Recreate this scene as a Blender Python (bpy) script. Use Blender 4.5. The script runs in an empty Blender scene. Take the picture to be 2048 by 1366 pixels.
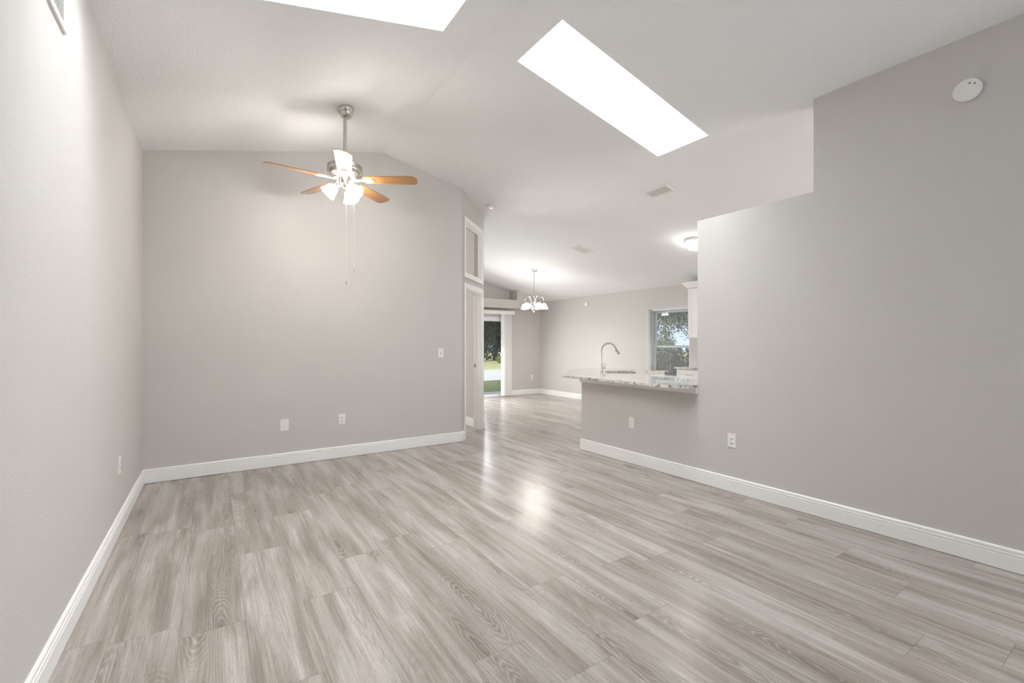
import bpy, bmesh, math, random
from mathutils import Matrix, Vector
random.seed(7)
scene = bpy.context.scene
COL = scene.collection
PI = math.pi
rad = math.radians

# ------------------------------------------------------------------ camera, world, big lights, exposure
cam_data = bpy.data.cameras.new('camera')
cam_data.sensor_width = 36.0
cam_data.lens = 900.0 / 2048.0 * 36.0
cam_data.shift_y = 5.0 / 2048.0
cam_data.clip_start = 0.02
cam = bpy.data.objects.new('camera', cam_data)
COL.objects.link(cam)
cam.location = (0.0, 0.0, 1.32)
cam.rotation_euler = (rad(90), 0, -rad(33.646))
scene.camera = cam

scene.view_settings.view_transform = 'Standard'
scene.view_settings.look = 'None'
scene.view_settings.gamma = 1.0
scene.view_settings.use_curve_mapping = False
scene.view_settings.exposure = 0.77
scene.cycles.use_denoising = True
scene.cycles.max_bounces = 10
scene.cycles.diffuse_bounces = 6
scene.cycles.sample_clamp_indirect = 6.0

world = bpy.data.worlds.new('sky')
scene.world = world
world.use_nodes = True
wn = world.node_tree
wn.nodes.clear()
w_out = wn.nodes.new('ShaderNodeOutputWorld')
w_bg = wn.nodes.new('ShaderNodeBackground')
w_tc = wn.nodes.new('ShaderNodeTexCoord')
w_sep = wn.nodes.new('ShaderNodeSeparateXYZ')
w_ramp = wn.nodes.new('ShaderNodeValToRGB')
wn.links.new(w_tc.outputs['Generated'], w_sep.inputs[0])
wn.links.new(w_sep.outputs[2], w_ramp.inputs[0])
w_ramp.color_ramp.elements[0].position = 0.0
w_ramp.color_ramp.elements[0].color = (0.66, 0.83, 1.0, 1)
w_ramp.color_ramp.elements[1].position = 0.6
w_ramp.color_ramp.elements[1].color = (0.92, 0.97, 1.0, 1)
wn.links.new(w_ramp.outputs[0], w_bg.inputs[0])
w_bg.inputs[1].default_value = 0.75
wn.links.new(w_bg.outputs[0], w_out.inputs[0])


def area_light(name, loc, rot, sx, sy, power, color):
    d = bpy.data.lights.new(name, 'AREA')
    d.shape = 'RECTANGLE'
    d.size, d.size_y = sx, sy
    d.energy = power
    d.color = color
    o = bpy.data.objects.new(name, d)
    COL.objects.link(o)
    o.location = loc
    o.rotation_euler = rot
    return o


# daylight at the skylights and patio door, plus added fill lamps indoors
area_light('living_room_fill', (3.62, -1.60, 1.40), (rad(74), 0, rad(66)), 1.5, 1.7, 38, (0.95, 0.98, 1.0))  # added fill inside the room behind the camera, aimed at the left wall
area_light('skylight_daylight', (2.91, 2.71, 4.02), (0, 0, 0), 1.66, 0.48, 35, (0.95, 0.975, 1.0))
area_light('skylight_daylight', (0.52, 2.71, 4.02), (0, 0, 0), 1.66, 0.48, 35, (0.95, 0.975, 1.0))
area_light('patio_door_daylight', (4.75, 9.60, 1.05), (rad(-64), 0, 0), 1.5, 1.9, 74, (0.95, 0.98, 1.0))
area_light('kitchen_fill', (5.6, -2.32, 1.5), (rad(82), 0, 0), 1.8, 1.2, 72, (1.0, 0.985, 0.965))  # added fill at the unseen front end of the kitchen, lifts its ceiling
area_light('bedroom_fill', (1.2, 9.5, 1.4), (rad(-90), 0, 0), 1.8, 1.3, 55, (1.0, 0.95, 0.90))  # added lamp before the solid far wall, brightens the room behind the doorway


# ------------------------------------------------------------------ materials
def new_mat(name):
    m = bpy.data.materials.new(name)
    m.use_nodes = True
    nt = m.node_tree
    b = nt.nodes.get('Principled BSDF')
    return m, nt, b


def plain(name, col, rough=0.5, metal=0.0, bump=0.0, bscale=200.0, coat=0.0, spec=0.5, var=0.0, vscale=4.0, bdist=0.004):
    m, nt, b = new_mat(name)
    b.inputs['Base Color'].default_value = (*col, 1)
    b.inputs['Roughness'].default_value = rough
    b.inputs['Metallic'].default_value = metal
    b.inputs['Specular IOR Level'].default_value = spec
    b.inputs['Coat Weight'].default_value = coat
    b.inputs['Coat Roughness'].default_value = 0.12
    tc = nt.nodes.new('ShaderNodeTexCoord')
    if var > 0:
        n = nt.nodes.new('ShaderNodeTexNoise')
        n.inputs['Scale'].default_value = vscale
        n.inputs['Detail'].default_value = 3
        r = nt.nodes.new('ShaderNodeMixRGB')
        r.inputs[1].default_value = (*[c * (1 - var) for c in col], 1)
        r.inputs[2].default_value = (*[min(1, c * (1 + var)) for c in col], 1)
        nt.links.new(tc.outputs['Object'], n.inputs['Vector'])
        nt.links.new(n.outputs['Fac'], r.inputs[0])
        nt.links.new(r.outputs[0], b.inputs['Base Color'])
    if bump > 0:
        n = nt.nodes.new('ShaderNodeTexNoise')
        n.inputs['Scale'].default_value = bscale
        n.inputs['Detail'].default_value = 2
        bp = nt.nodes.new('ShaderNodeBump')
        bp.inputs['Strength'].default_value = bump
        bp.inputs['Distance'].default_value = bdist
        nt.links.new(tc.outputs['Object'], n.inputs['Vector'])
        nt.links.new(n.outputs['Fac'], bp.inputs['Height'])
        nt.links.new(bp.outputs[0], b.inputs['Normal'])
    return m


def emissive(name, col, strength, base=(0.9, 0.9, 0.88)):
    m, nt, b = new_mat(name)
    b.inputs['Base Color'].default_value = (*base, 1)
    b.inputs['Roughness'].default_value = 0.4
    b.inputs['Emission Color'].default_value = (*col, 1)
    b.inputs['Emission Strength'].default_value = strength
    return m


def glass_mat(name, refl=0.06, tint=(1, 1, 1)):
    m, nt, b = new_mat(name)
    nt.nodes.remove(b)
    out = nt.nodes['Material Output']
    t = nt.nodes.new('ShaderNodeBsdfTransparent')
    t.inputs[0].default_value = (*tint, 1)
    g = nt.nodes.new('ShaderNodeBsdfGlossy')
    g.inputs['Roughness'].default_value = 0.01
    mx = nt.nodes.new('ShaderNodeMixShader')
    fr = nt.nodes.new('ShaderNodeFresnel')
    fr.inputs[0].default_value = 1.45
    nt.links.new(fr.outputs[0], mx.inputs[0])
    nt.links.new(t.outputs[0], mx.inputs[1])
    nt.links.new(g.outputs[0], mx.inputs[2])
    nt.links.new(mx.outputs[0], out.inputs[0])
    return m


class NT:
    """tiny helper to wire math nodes"""
    def __init__(self, nt):
        self.nt = nt

    def m(self, op, a, b=None, c=None, clamp=False):
        n = self.nt.nodes.new('ShaderNodeMath')
        n.operation = op
        n.use_clamp = clamp
        for i, v in enumerate((a, b, c)):
            if v is None:
                continue
            if isinstance(v, (int, float)):
                n.inputs[i].default_value = v
            else:
                self.nt.links.new(v, n.inputs[i])
        return n.outputs[0]

    def vec(self, x, y, z):
        n = self.nt.nodes.new('ShaderNodeCombineXYZ')
        for i, v in enumerate((x, y, z)):
            if isinstance(v, (int, float)):
                n.inputs[i].default_value = v
            else:
                self.nt.links.new(v, n.inputs[i])
        return n.outputs[0]

    def noise(self, v, scale, detail=2, rough=0.5, dist=0.0):
        n = self.nt.nodes.new('ShaderNodeTexNoise')
        n.inputs['Scale'].default_value = scale
        n.inputs['Detail'].default_value = detail
        n.inputs['Roughness'].default_value = rough
        n.inputs['Distortion'].default_value = dist
        self.nt.links.new(v, n.inputs['Vector'])
        return n.outputs['Fac']

    def ramp(self, f, stops):
        n = self.nt.nodes.new('ShaderNodeValToRGB')
        e = n.color_ramp.elements
        while len(e) < len(stops):
            e.new(0.5)
        for i, (p, c) in enumerate(stops):
            e[i].position = p
            e[i].color = (*c, 1) if not isinstance(c, (int, float)) else (c, c, c, 1)
        self.nt.links.new(f, n.inputs[0])
        return n.outputs[0]

    def mix(self, f, a, b, mode='MIX'):
        n = self.nt.nodes.new('ShaderNodeMixRGB')
        n.blend_type = mode
        for i, v in enumerate((f, a, b)):
            if isinstance(v, (int, float)):
                n.inputs[i].default_value = v
            elif isinstance(v, tuple):
                n.inputs[i].default_value = (*v, 1)
            else:
                self.nt.links.new(v, n.inputs[i])
        return n.outputs[0]


def floor_material():
    m, nt, b = new_mat('grey_oak_laminate')
    k = NT(nt)
    tc = nt.nodes.new('ShaderNodeTexCoord')
    sp = nt.nodes.new('ShaderNodeSeparateXYZ')
    nt.links.new(tc.outputs['Object'], sp.inputs[0])
    X, Y = sp.outputs[0], sp.outputs[1]
    W, L = 0.256, 1.36
    cx = k.m('DIVIDE', k.m('SUBTRACT', X, 0.131), W)
    col = k.m('FLOOR', cx)
    lx = k.m('SUBTRACT', cx, col)
    wn1 = nt.nodes.new('ShaderNodeTexWhiteNoise')
    wn1.noise_dimensions = '1D'
    nt.links.new(col, wn1.inputs['W'])
    cy = k.m('ADD', k.m('DIVIDE', Y, L), wn1.outputs['Value'])
    row = k.m('FLOOR', cy)
    ly = k.m('SUBTRACT', cy, row)
    wn2 = nt.nodes.new('ShaderNodeTexWhiteNoise')
    wn2.noise_dimensions = '2D'
    nt.links.new(k.vec(col, row, 0), wn2.inputs['Vector'])
    sc = nt.nodes.new('ShaderNodeSeparateColor')
    nt.links.new(wn2.outputs['Color'], sc.inputs[0])
    r1, r2, r3 = sc.outputs[0], sc.outputs[1], sc.outputs[2]
    px = k.m('ADD', k.m('MULTIPLY', lx, W), k.m('MULTIPLY', r1, 13.0))
    py = k.m('ADD', k.m('MULTIPLY', ly, L), k.m('MULTIPLY', r2, 17.0))
    pz = k.m('MULTIPLY', r3, 9.0)
    # knots
    vor = nt.nodes.new('ShaderNodeTexVoronoi')
    vor.feature = 'F1'
    vor.inputs['Scale'].default_value = 1.0
    nt.links.new(k.vec(k.m('MULTIPLY', px, 5.4), k.m('MULTIPLY', py, 0.95), pz), vor.inputs['Vector'])
    kd = vor.outputs['Distance']
    knot = k.m('POWER', k.m('SUBTRACT', 1.0, k.m('MULTIPLY', kd, 1.7, clamp=True), clamp=True), 2.0)
    # cathedral rings: contour lines of a stretched noise, pulled around the knots
    warp = k.noise(k.vec(k.m('MULTIPLY', px, 9), k.m('MULTIPLY', py, 2.6), pz), 1.0, 3, 0.55)
    base = k.noise(k.vec(k.m('MULTIPLY', px, 8.0), k.m('MULTIPLY', py, 0.45), pz), 1.0, 0.6, 0.4)
    field = k.m('ADD', k.m('ADD', base, k.m('MULTIPLY', knot, 0.22)), k.m('MULTIPLY', warp, 0.045))
    rings = k.m('FRACT', k.m('MULTIPLY', field, 34.0))
    ring_dark = k.ramp(rings, [(0.0, 0.9), (0.25, 0.25), (0.55, 0.0), (0.80, 0.30), (0.97, 1.0), (1.0, 0.9)])
    ring_light = k.ramp(rings, [(0.30, 0.0), (0.44, 1.0), (0.58, 0.0)])
    zone = k.noise(k.vec(k.m('MULTIPLY', px, 7), k.m('MULTIPLY', py, 0.8), k.m('ADD', pz, 2.0)), 1.0, 1.5)
    zone = k.ramp(zone, [(0.50, 0.08), (0.64, 0.75)])
    # long eye-shaped figure round each knot
    eye_f = k.m('ADD', kd, k.m('MULTIPLY', warp, 0.30))
    eye_r = k.m('FRACT', k.m('MULTIPLY', eye_f, 21.0))
    eye_dark = k.ramp(eye_r, [(0.0, 0.8), (0.30, 0.15), (0.60, 0.0), (0.85, 0.5), (1.0, 0.8)])
    eye_light = k.ramp(eye_r, [(0.32, 0.0), (0.46, 1.0), (0.60, 0.0)])
    eye_zone = k.ramp(kd, [(0.0, 1.0), (0.26, 0.95), (0.50, 0.0)])
    kn_on = k.ramp(vor.outputs['Color'], [(0.28, 0.0), (0.36, 1.0)])
    eye_zone = k.m('MULTIPLY', eye_zone, kn_on)
    streak = k.noise(k.vec(k.m('MULTIPLY', px, 230), k.m('MULTIPLY', py, 3.6), pz), 1.0, 3, 0.6)
    streak2 = k.noise(k.vec(k.m('MULTIPLY', px, 34), k.m('MULTIPLY', py, 0.9), pz), 1.0, 4, 0.65, 0.3)
    broad = k.noise(k.vec(k.m('MULTIPLY', px, 11), k.m('MULTIPLY', py, 1.1), k.m('ADD', pz, 4.0)), 1.0, 3, 0.5, 0.5)
    pores = k.noise(k.vec(k.m('MULTIPLY', px, 520), k.m('MULTIPLY', py, 26.0), pz), 1.0, 1, 0.5)
    c0 = k.ramp(broad, [(0.32, (0.300, 0.257, 0.223)), (0.50, (0.412, 0.368, 0.332)), (0.66, (0.495, 0.458, 0.428))])
    tone = k.mix(r3, (0.94, 0.935, 0.93), (1.05, 1.05, 1.05))
    c1 = k.mix(1.0, c0, tone, 'MULTIPLY')
    c2 = k.mix(k.m('MULTIPLY', k.m('MULTIPLY', ring_dark, zone), 0.42), c1, (0.185, 0.150, 0.124))
    c2 = k.mix(k.m('MULTIPLY', k.m('MULTIPLY', ring_light, zone), 0.30), c2, (0.56, 0.52, 0.48))
    c2 = k.mix(k.m('MULTIPLY', eye_zone, 0.30), c2, (0.29, 0.245, 0.208))
    c2 = k.mix(k.m('MULTIPLY', k.m('MULTIPLY', eye_dark, eye_zone), 0.62), c2, (0.175, 0.142, 0.117))
    c2 = k.mix(k.m('MULTIPLY', k.m('MULTIPLY', eye_light, eye_zone), 0.45), c2, (0.58, 0.54, 0.50))
    st = k.ramp(streak, [(0.25, 0.78), (0.75, 1.16)])
    c3 = k.mix(1.0, c2, st, 'MULTIPLY')
    st2 = k.ramp(streak2, [(0.30, 0.83), (0.70, 1.11)])
    c3 = k.mix(1.0, c3, st2, 'MULTIPLY')
    po = k.ramp(pores, [(0.30, 0.80), (0.46, 1.0)])
    c3 = k.mix(1.0, c3, po, 'MULTIPLY')
    kc = k.ramp(kd, [(0.0, 1.0), (0.05, 0.9), (0.12, 0.25), (0.30, 0.0)])
    c4 = k.mix(k.m('MULTIPLY', k.m('MULTIPLY', kc, kn_on), 0.68), c3, (0.130, 0.103, 0.084))
    ex = k.m('ABSOLUTE', k.m('SUBTRACT', lx, 0.5))
    ey = k.m('ABSOLUTE', k.m('SUBTRACT', ly, 0.5))
    gap = k.m('MAXIMUM', k.m('GREATER_THAN', ex, 0.5 - 0.0011 / W), k.m('GREATER_THAN', ey, 0.5 - 0.0013 / L))
    c5 = k.mix(k.m('MULTIPLY', gap, 0.45), c4, (0.10, 0.08, 0.065))
    nt.links.new(c5, b.inputs['Base Color'])
    b.inputs['Roughness'].default_value = 0.245
    b.inputs['Specular IOR Level'].default_value = 0.5
    bp = nt.nodes.new('ShaderNodeBump')
    bp.inputs['Strength'].default_value = 0.12
    bp.inputs['Distance'].default_value = 0.002
    nt.links.new(k.m('SUBTRACT', streak, gap), bp.inputs['Height'])
    nt.links.new(bp.outputs[0], b.inputs['Normal'])
    return m


def granite_material():
    m, nt, b = new_mat('polished_granite')
    k = NT(nt)
    tc = nt.nodes.new('ShaderNodeTexCoord')
    mp = nt.nodes.new('ShaderNodeMapping')
    mp.inputs['Rotation'].default_value = (0, 0, rad(35))
    mp.inputs['Scale'].default_value = (1.0, 3.2, 3.0)
    nt.links.new(tc.outputs['Object'], mp.inputs[0])
    v = mp.outputs[0]
    a = k.noise(v, 2.2, 5, 0.62, 1.2)
    c = k.noise(tc.outputs['Object'], 17, 5, 0.7, 0.8)
    base = k.ramp(a, [(0.30, (0.50, 0.47, 0.43)), (0.46, (0.78, 0.76, 0.71)), (0.62, (0.72, 0.69, 0.62)), (0.74, (0.46, 0.42, 0.36))])
    fleck = k.ramp(c, [(0.40, 1.0), (0.50, 0.0)])
    c1 = k.mix(k.m('MULTIPLY', fleck, 0.8), base, (0.13, 0.12, 0.108))
    nt.links.new(c1, b.inputs['Base Color'])
    b.inputs['Roughness'].default_value = 0.05
    b.inputs['Coat Weight'].default_value = 0.3
    b.inputs['Coat Roughness'].default_value = 0.03
    return m


def blade_material():
    m, nt, b = new_mat('honey_oak_blade')
    k = NT(nt)
    tc = nt.nodes.new('ShaderNodeTexCoord')
    mp = nt.nodes.new('ShaderNodeMapping')
    mp.inputs['Scale'].default_value = (3.0, 60.0, 10.0)
    nt.links.new(tc.outputs['Object'], mp.inputs[0])
    n = k.noise(mp.outputs[0], 1.0, 4, 0.6)
    c = k.ramp(n, [(0.30, (0.24, 0.100, 0.026)), (0.55, (0.37, 0.170, 0.047)), (0.75, (0.46, 0.230, 0.070))])
    nt.links.new(c, b.inputs['Base Color'])
    b.inputs['Roughness'].default_value = 0.30
    b.inputs['Coat Weight'].default_value = 0.6
    b.inputs['Coat Roughness'].default_value = 0.22
    return m


def mosaic_material():
    m, nt, b = new_mat('mosaic_tile')
    br = nt.nodes.new('ShaderNodeTexBrick')
    br.inputs['Scale'].default_value = 18
    br.inputs['Color1'].default_value = (0.62, 0.60, 0.56, 1)
    br.inputs['Color2'].default_value = (0.10, 0.10, 0.10, 1)
    br.inputs['Mortar'].default_value = (0.6, 0.58, 0.55, 1)
    br.inputs['Mortar Size'].default_value = 0.01
    tc = nt.nodes.new('ShaderNodeTexCoord')
    mp = nt.nodes.new('ShaderNodeMapping')
    mp.inputs['Rotation'].default_value = (rad(90), 0, rad(90))
    nt.links.new(tc.outputs['Object'], mp.inputs[0])
    nt.links.new(mp.outputs[0], br.inputs['Vector'])
    nt.links.new(br.outputs['Color'], b.inputs['Base Color'])
    b.inputs['Roughness'].default_value = 0.2
    return m


def leaf_material(name, c1, c2):
    m, nt, b = new_mat(name)
    k = NT(nt)
    tc = nt.nodes.new('ShaderNodeTexCoord')
    n = k.noise(tc.outputs['Object'], 9.0, 2)
    c = k.ramp(n, [(0.35, c1), (0.65, c2)])
    nt.links.new(c, b.inputs['Base Color'])
    b.inputs['Roughness'].default_value = 0.35
    return m


M_WALL = plain('greige_wall_paint', (0.605, 0.583, 0.562), 0.75, bump=0.24, bscale=110, spec=0.25, bdist=0.005)
M_CEIL = plain('white_ceiling_texture', (0.845, 0.845, 0.845), 0.9, bump=0.65, bscale=85, spec=0.15, bdist=0.008)
M_TRIM = plain('white_semigloss_trim', (0.90, 0.895, 0.88), 0.35)
M_SHAFT = plain('white_shaft_drywall', (0.86, 0.865, 0.87), 0.9, bump=0.35, bscale=120, spec=0.15)
M_FLOOR = floor_material()
M_GRAN = granite_material()
M_BLADE = blade_material()
M_PLATE = plain('white_plastic', (0.83, 0.825, 0.80), 0.35)
M_DARK = plain('dark_slot', (0.06, 0.055, 0.05), 0.6)
M_GREYSLOT = plain('grey_recess', (0.33, 0.32, 0.31), 0.7)
M_LIGHTSLOT = plain('pale_grey_recess', (0.60, 0.60, 0.60), 0.7)
M_NICKEL = plain('brushed_nickel', (0.62, 0.59, 0.55), 0.24, metal=1.0)
M_STEEL = plain('satin_steel', (0.54, 0.52, 0.48), 0.36, metal=1.0)
M_IRONW = plain('pale_satin_metal', (0.86, 0.84, 0.79), 0.30, metal=0.4)
M_CAB = plain('white_cabinet_paint', (0.84, 0.83, 0.805), 0.4)
M_VINYL = plain('white_vinyl', (0.82, 0.84, 0.88), 0.35)
M_VANE = plain('ivory_vane', (0.88, 0.87, 0.855), 0.5)
M_SLAT = plain('white_slat', (0.80, 0.81, 0.83), 0.4)
M_BRONZE = plain('dark_metal', (0.08, 0.07, 0.06), 0.4, metal=0.8)
M_MOSAIC = mosaic_material()
M_GLASS = glass_mat('window_glass')
M_FANGLOW = emissive('lit_frosted_glass', (1.0, 0.95, 0.885), 42.0)
M_CHANGLOW = emissive('lit_alabaster_glass', (1.0, 0.955, 0.89), 8.0)
M_CHANBULB = emissive('lit_bulb', (1.0, 0.955, 0.89), 170.0)
M_FLUSHGLOW = emissive('lit_opal_dome', (1.0, 0.97, 0.91), 20.0)
M_BARK = plain('bark', (0.10, 0.075, 0.055), 0.9, bump=0.5, bscale=20)
M_LEAF_DARK = leaf_material('dark_green_leaf', (0.016, 0.030, 0.008), (0.060, 0.090, 0.022))
M_LEAF_BLUE = leaf_material('blue_green_leaf', (0.024, 0.042, 0.055), (0.070, 0.105, 0.125))
M_LEAF_MID = leaf_material('mid_green_leaf', (0.055, 0.090, 0.032), (0.17, 0.215, 0.100))
M_LEAF_SHRUB = leaf_material('fresh_green_leaf', (0.08, 0.15, 0.03), (0.22, 0.31, 0.09))
M_LEAF_LIGHT = leaf_material('light_green_leaf', (0.24, 0.32, 0.10), (0.46, 0.54, 0.26))
M_GRASS = plain('lawn_grass', (0.21, 0.26, 0.10), 0.9, var=0.45, vscale=6.0)
M_GRASSDRY = plain('dry_far_grass', (0.66, 0.65, 0.33), 0.9, var=0.3, vscale=0.6)
M_ROAD = plain('pale_concrete', (0.84, 0.84, 0.83), 0.9, var=0.06, vscale=1.0)
M_PATIO = plain('grey_patio_concrete', (0.50, 0.50, 0.50), 0.8, var=0.1, vscale=3.0)


# ------------------------------------------------------------------ mesh helpers
def finish(name, bm, mat, parent=None, smooth=False, loc=None):
    bmesh.ops.recalc_face_normals(bm, faces=bm.faces[:])
    me = bpy.data.meshes.new(name)
    bm.to_mesh(me)
    bm.free()
    if smooth:
        for p in me.polygons:
            p.use_smooth = True
    me.materials.append(mat)
    o = bpy.data.objects.new(name, me)
    COL.objects.link(o)
    if parent is not None:
        o.parent = parent
    if loc is not None:
        o.location = loc
    if smooth:
        try:
            mod = o.modifiers.new('edges', 'EDGE_SPLIT')
            mod.split_angle = rad(38)
        except Exception:
            pass
    return o


def new():
    return bmesh.new()


def box(bm, x0, x1, y0, y1, z0, z1, bevel=0.0, mtx=None):
    vs = [bm.verts.new((x, y, z)) for x in (x0, x1) for y in (y0, y1) for z in (z0, z1)]
    idx = ((0, 1, 3, 2), (4, 6, 7, 5), (0, 4, 5, 1), (2, 3, 7, 6), (0, 2, 6, 4), (1, 5, 7, 3))
    fs = [bm.faces.new([vs[i] for i in f]) for f in idx]
    geo = vs
    if bevel > 0:
        es = list({e for f in fs for e in f.edges})
        r = bmesh.ops.bevel(bm, geom=es, offset=bevel, segments=2, affect='EDGES', profile=0.6)
        geo = list({v for f in r['faces'] for v in f.verts} | {v for v in vs if v.is_valid})
    if mtx is not None:
        bmesh.ops.transform(bm, matrix=mtx, verts=[v for v in geo if v.is_valid])
    return bm


def prism(bm, poly, axis, a, b):
    """extrude a 2-D polygon along an axis: 'x' -> poly in (y,z), 'y' -> (x,z), 'z' -> (x,y)"""
    def mk(u, v, w):
        return {'x': (w, u, v), 'y': (u, w, v), 'z': (u, v, w)}[axis]
    A = [bm.verts.new(mk(u, v, a)) for u, v in poly]
    B = [bm.verts.new(mk(u, v, b)) for u, v in poly]
    n = len(poly)
    f1 = bm.faces.new(A)
    f2 = bm.faces.new(B)
    for i in range(n):
        bm.faces.new((A[i], A[(i + 1) % n], B[(i + 1) % n], B[i]))
    bmesh.ops.triangulate(bm, faces=[f1, f2])
    return bm


def lathe(bm, prof, segs=32, mtx=None, arc=None):
    """profile of (r, z) revolved about z"""
    rings = []
    for r, z in prof:
        if r < 1e-6:
            rings.append([bm.verts.new((0, 0, z))])
        else:
            rings.append([bm.verts.new((r * math.cos(2 * PI * i / segs), r * math.sin(2 * PI * i / segs), z)) for i in range(segs)])
    for a, b in zip(rings[:-1], rings[1:]):
        for i in range(segs):
            j = (i + 1) % segs
            if len(a) == 1 and len(b) == 1:
                continue
            if len(a) == 1:
                bm.faces.new((a[0], b[i], b[j]))
            elif len(b) == 1:
                bm.faces.new((a[i], a[j], b[0]))
            else:
                bm.faces.new((a[i], a[j], b[j], b[i]))
    if mtx is not None:
        bmesh.ops.transform(bm, matrix=mtx, verts=[v for ring in rings for v in ring])
    return bm


def tube(bm, pts, r, segs=10, caps=True):
    pts = [Vector(p) for p in pts]
    rs = r if isinstance(r, (list, tuple)) else [r] * len(pts)
    rings = []
    up = None
    for i, p in enumerate(pts):
        if i == 0:
            t = pts[1] - pts[0]
        elif i == len(pts) - 1:
            t = pts[-1] - pts[-2]
        else:
            t = pts[i + 1] - pts[i - 1]
        t.normalize()
        if up is None:
            up = t.cross(Vector((0, 0, 1)))
            if up.length < 1e-3:
                up = Vector((1, 0, 0))
            up.normalize()
        up = (up - t * up.dot(t)).normalized()
        w = t.cross(up)
        rings.append([bm.verts.new(p + (up * math.cos(2 * PI * k / segs) + w * math.sin(2 * PI * k / segs)) * rs[i]) for k in range(segs)])
    for a, b in zip(rings[:-1], rings[1:]):
        for k in range(segs):
            j = (k + 1) % segs
            bm.faces.new((a[k], a[j], b[j], b[k]))
    if caps:
        bm.faces.new(rings[0])
        bm.faces.new(rings[-1])
    return bm


def thing(name, label, cat, loc=(0, 0, 0), rotz=0.0, group=None):
    o = bpy.data.objects.new(name, None)
    o.empty_display_size = 0.1
    COL.objects.link(o)
    o.location = loc
    o.rotation_euler = (0, 0, rotz)
    o['label'] = label
    o['category'] = cat
    if group:
        o['group'] = group
    return o


def tag(o, label, cat, group=None, kind=None):
    o['label'] = label
    o['category'] = cat
    if group:
        o['group'] = group
    if kind:
        o['kind'] = kind
    return o


def struct(o, label=None, cat=None):
    o['kind'] = 'structure'
    if label:
        o['label'] = label
    if cat:
        o['category'] = cat
    return o


def struct_empty(name, label, cat, loc=(0, 0, 0), rotz=0.0):
    o = thing(name, label, cat, loc, rotz)
    o['kind'] = 'structure'
    return o


# ------------------------------------------------------------------ dimensions of the place
XL, XR, XD = -0.549, 3.862, 7.27          # left wall, kitchen-side wall, far right (dining) wall
YB, YF, Y0 = 5.462, 9.576, -2.40          # gable wall, far dining wall, front wall behind the camera
XRIDGE, ZRIDGE = 1.732, 3.664
SL = (3.664 - 3.150) / (1.732 + 0.549)
SR1 = 0.2122
ZR = ZRIDGE - SR1 * (XR - XRIDGE)
SR2 = (ZR - 2.43) / (XD - XR)
CORNER = Vector((2.815, 5.462))           # where the gable wall turns into the angled door wall
AU = Vector((0.738, 0.675)).normalized()  # along the angled wall
AN = Vector((0.675, -0.738)).normalized() # out of the angled wall, into the living room
AL = 1.0


def ceil_z(x):
    if x <= XRIDGE:
        return ZRIDGE - SL * (XRIDGE - x)
    if x <= XR:
        return ZRIDGE - SR1 * (x - XRIDGE)
    return ZR - SR2 * (x - XR)


# ------------------------------------------------------------------ floor
bm = new()
box(bm, XL - 0.12, XD + 0.12, Y0 - 0.12, YF + 0.10, -0.12, 0.0)
struct(finish('floor', bm, M_FLOOR), 'grey oak plank laminate floor through living, dining and kitchen', 'floor')

# ------------------------------------------------------------------ ceiling with two skylight shafts
SKY = [(2.045, 3.778, 2.435, 2.992), (-0.345, 1.390, 2.435, 2.992)]   # x0,x1,y0,y1
bm = new()
xs = sorted([XL - 0.12, SKY[1][0], SKY[1][1], XRIDGE, SKY[0][0], SKY[0][1], XR, XD + 0.12])
ys = sorted([Y0 - 0.12, 2.435, 2.992, YF + 0.12])
vv = {}


def cv(x, y):
    key = (round(x, 4), round(y, 4))
    if key not in vv:
        vv[key] = bm.verts.new((x, y, ceil_z(x)))
    return vv[key]


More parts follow.
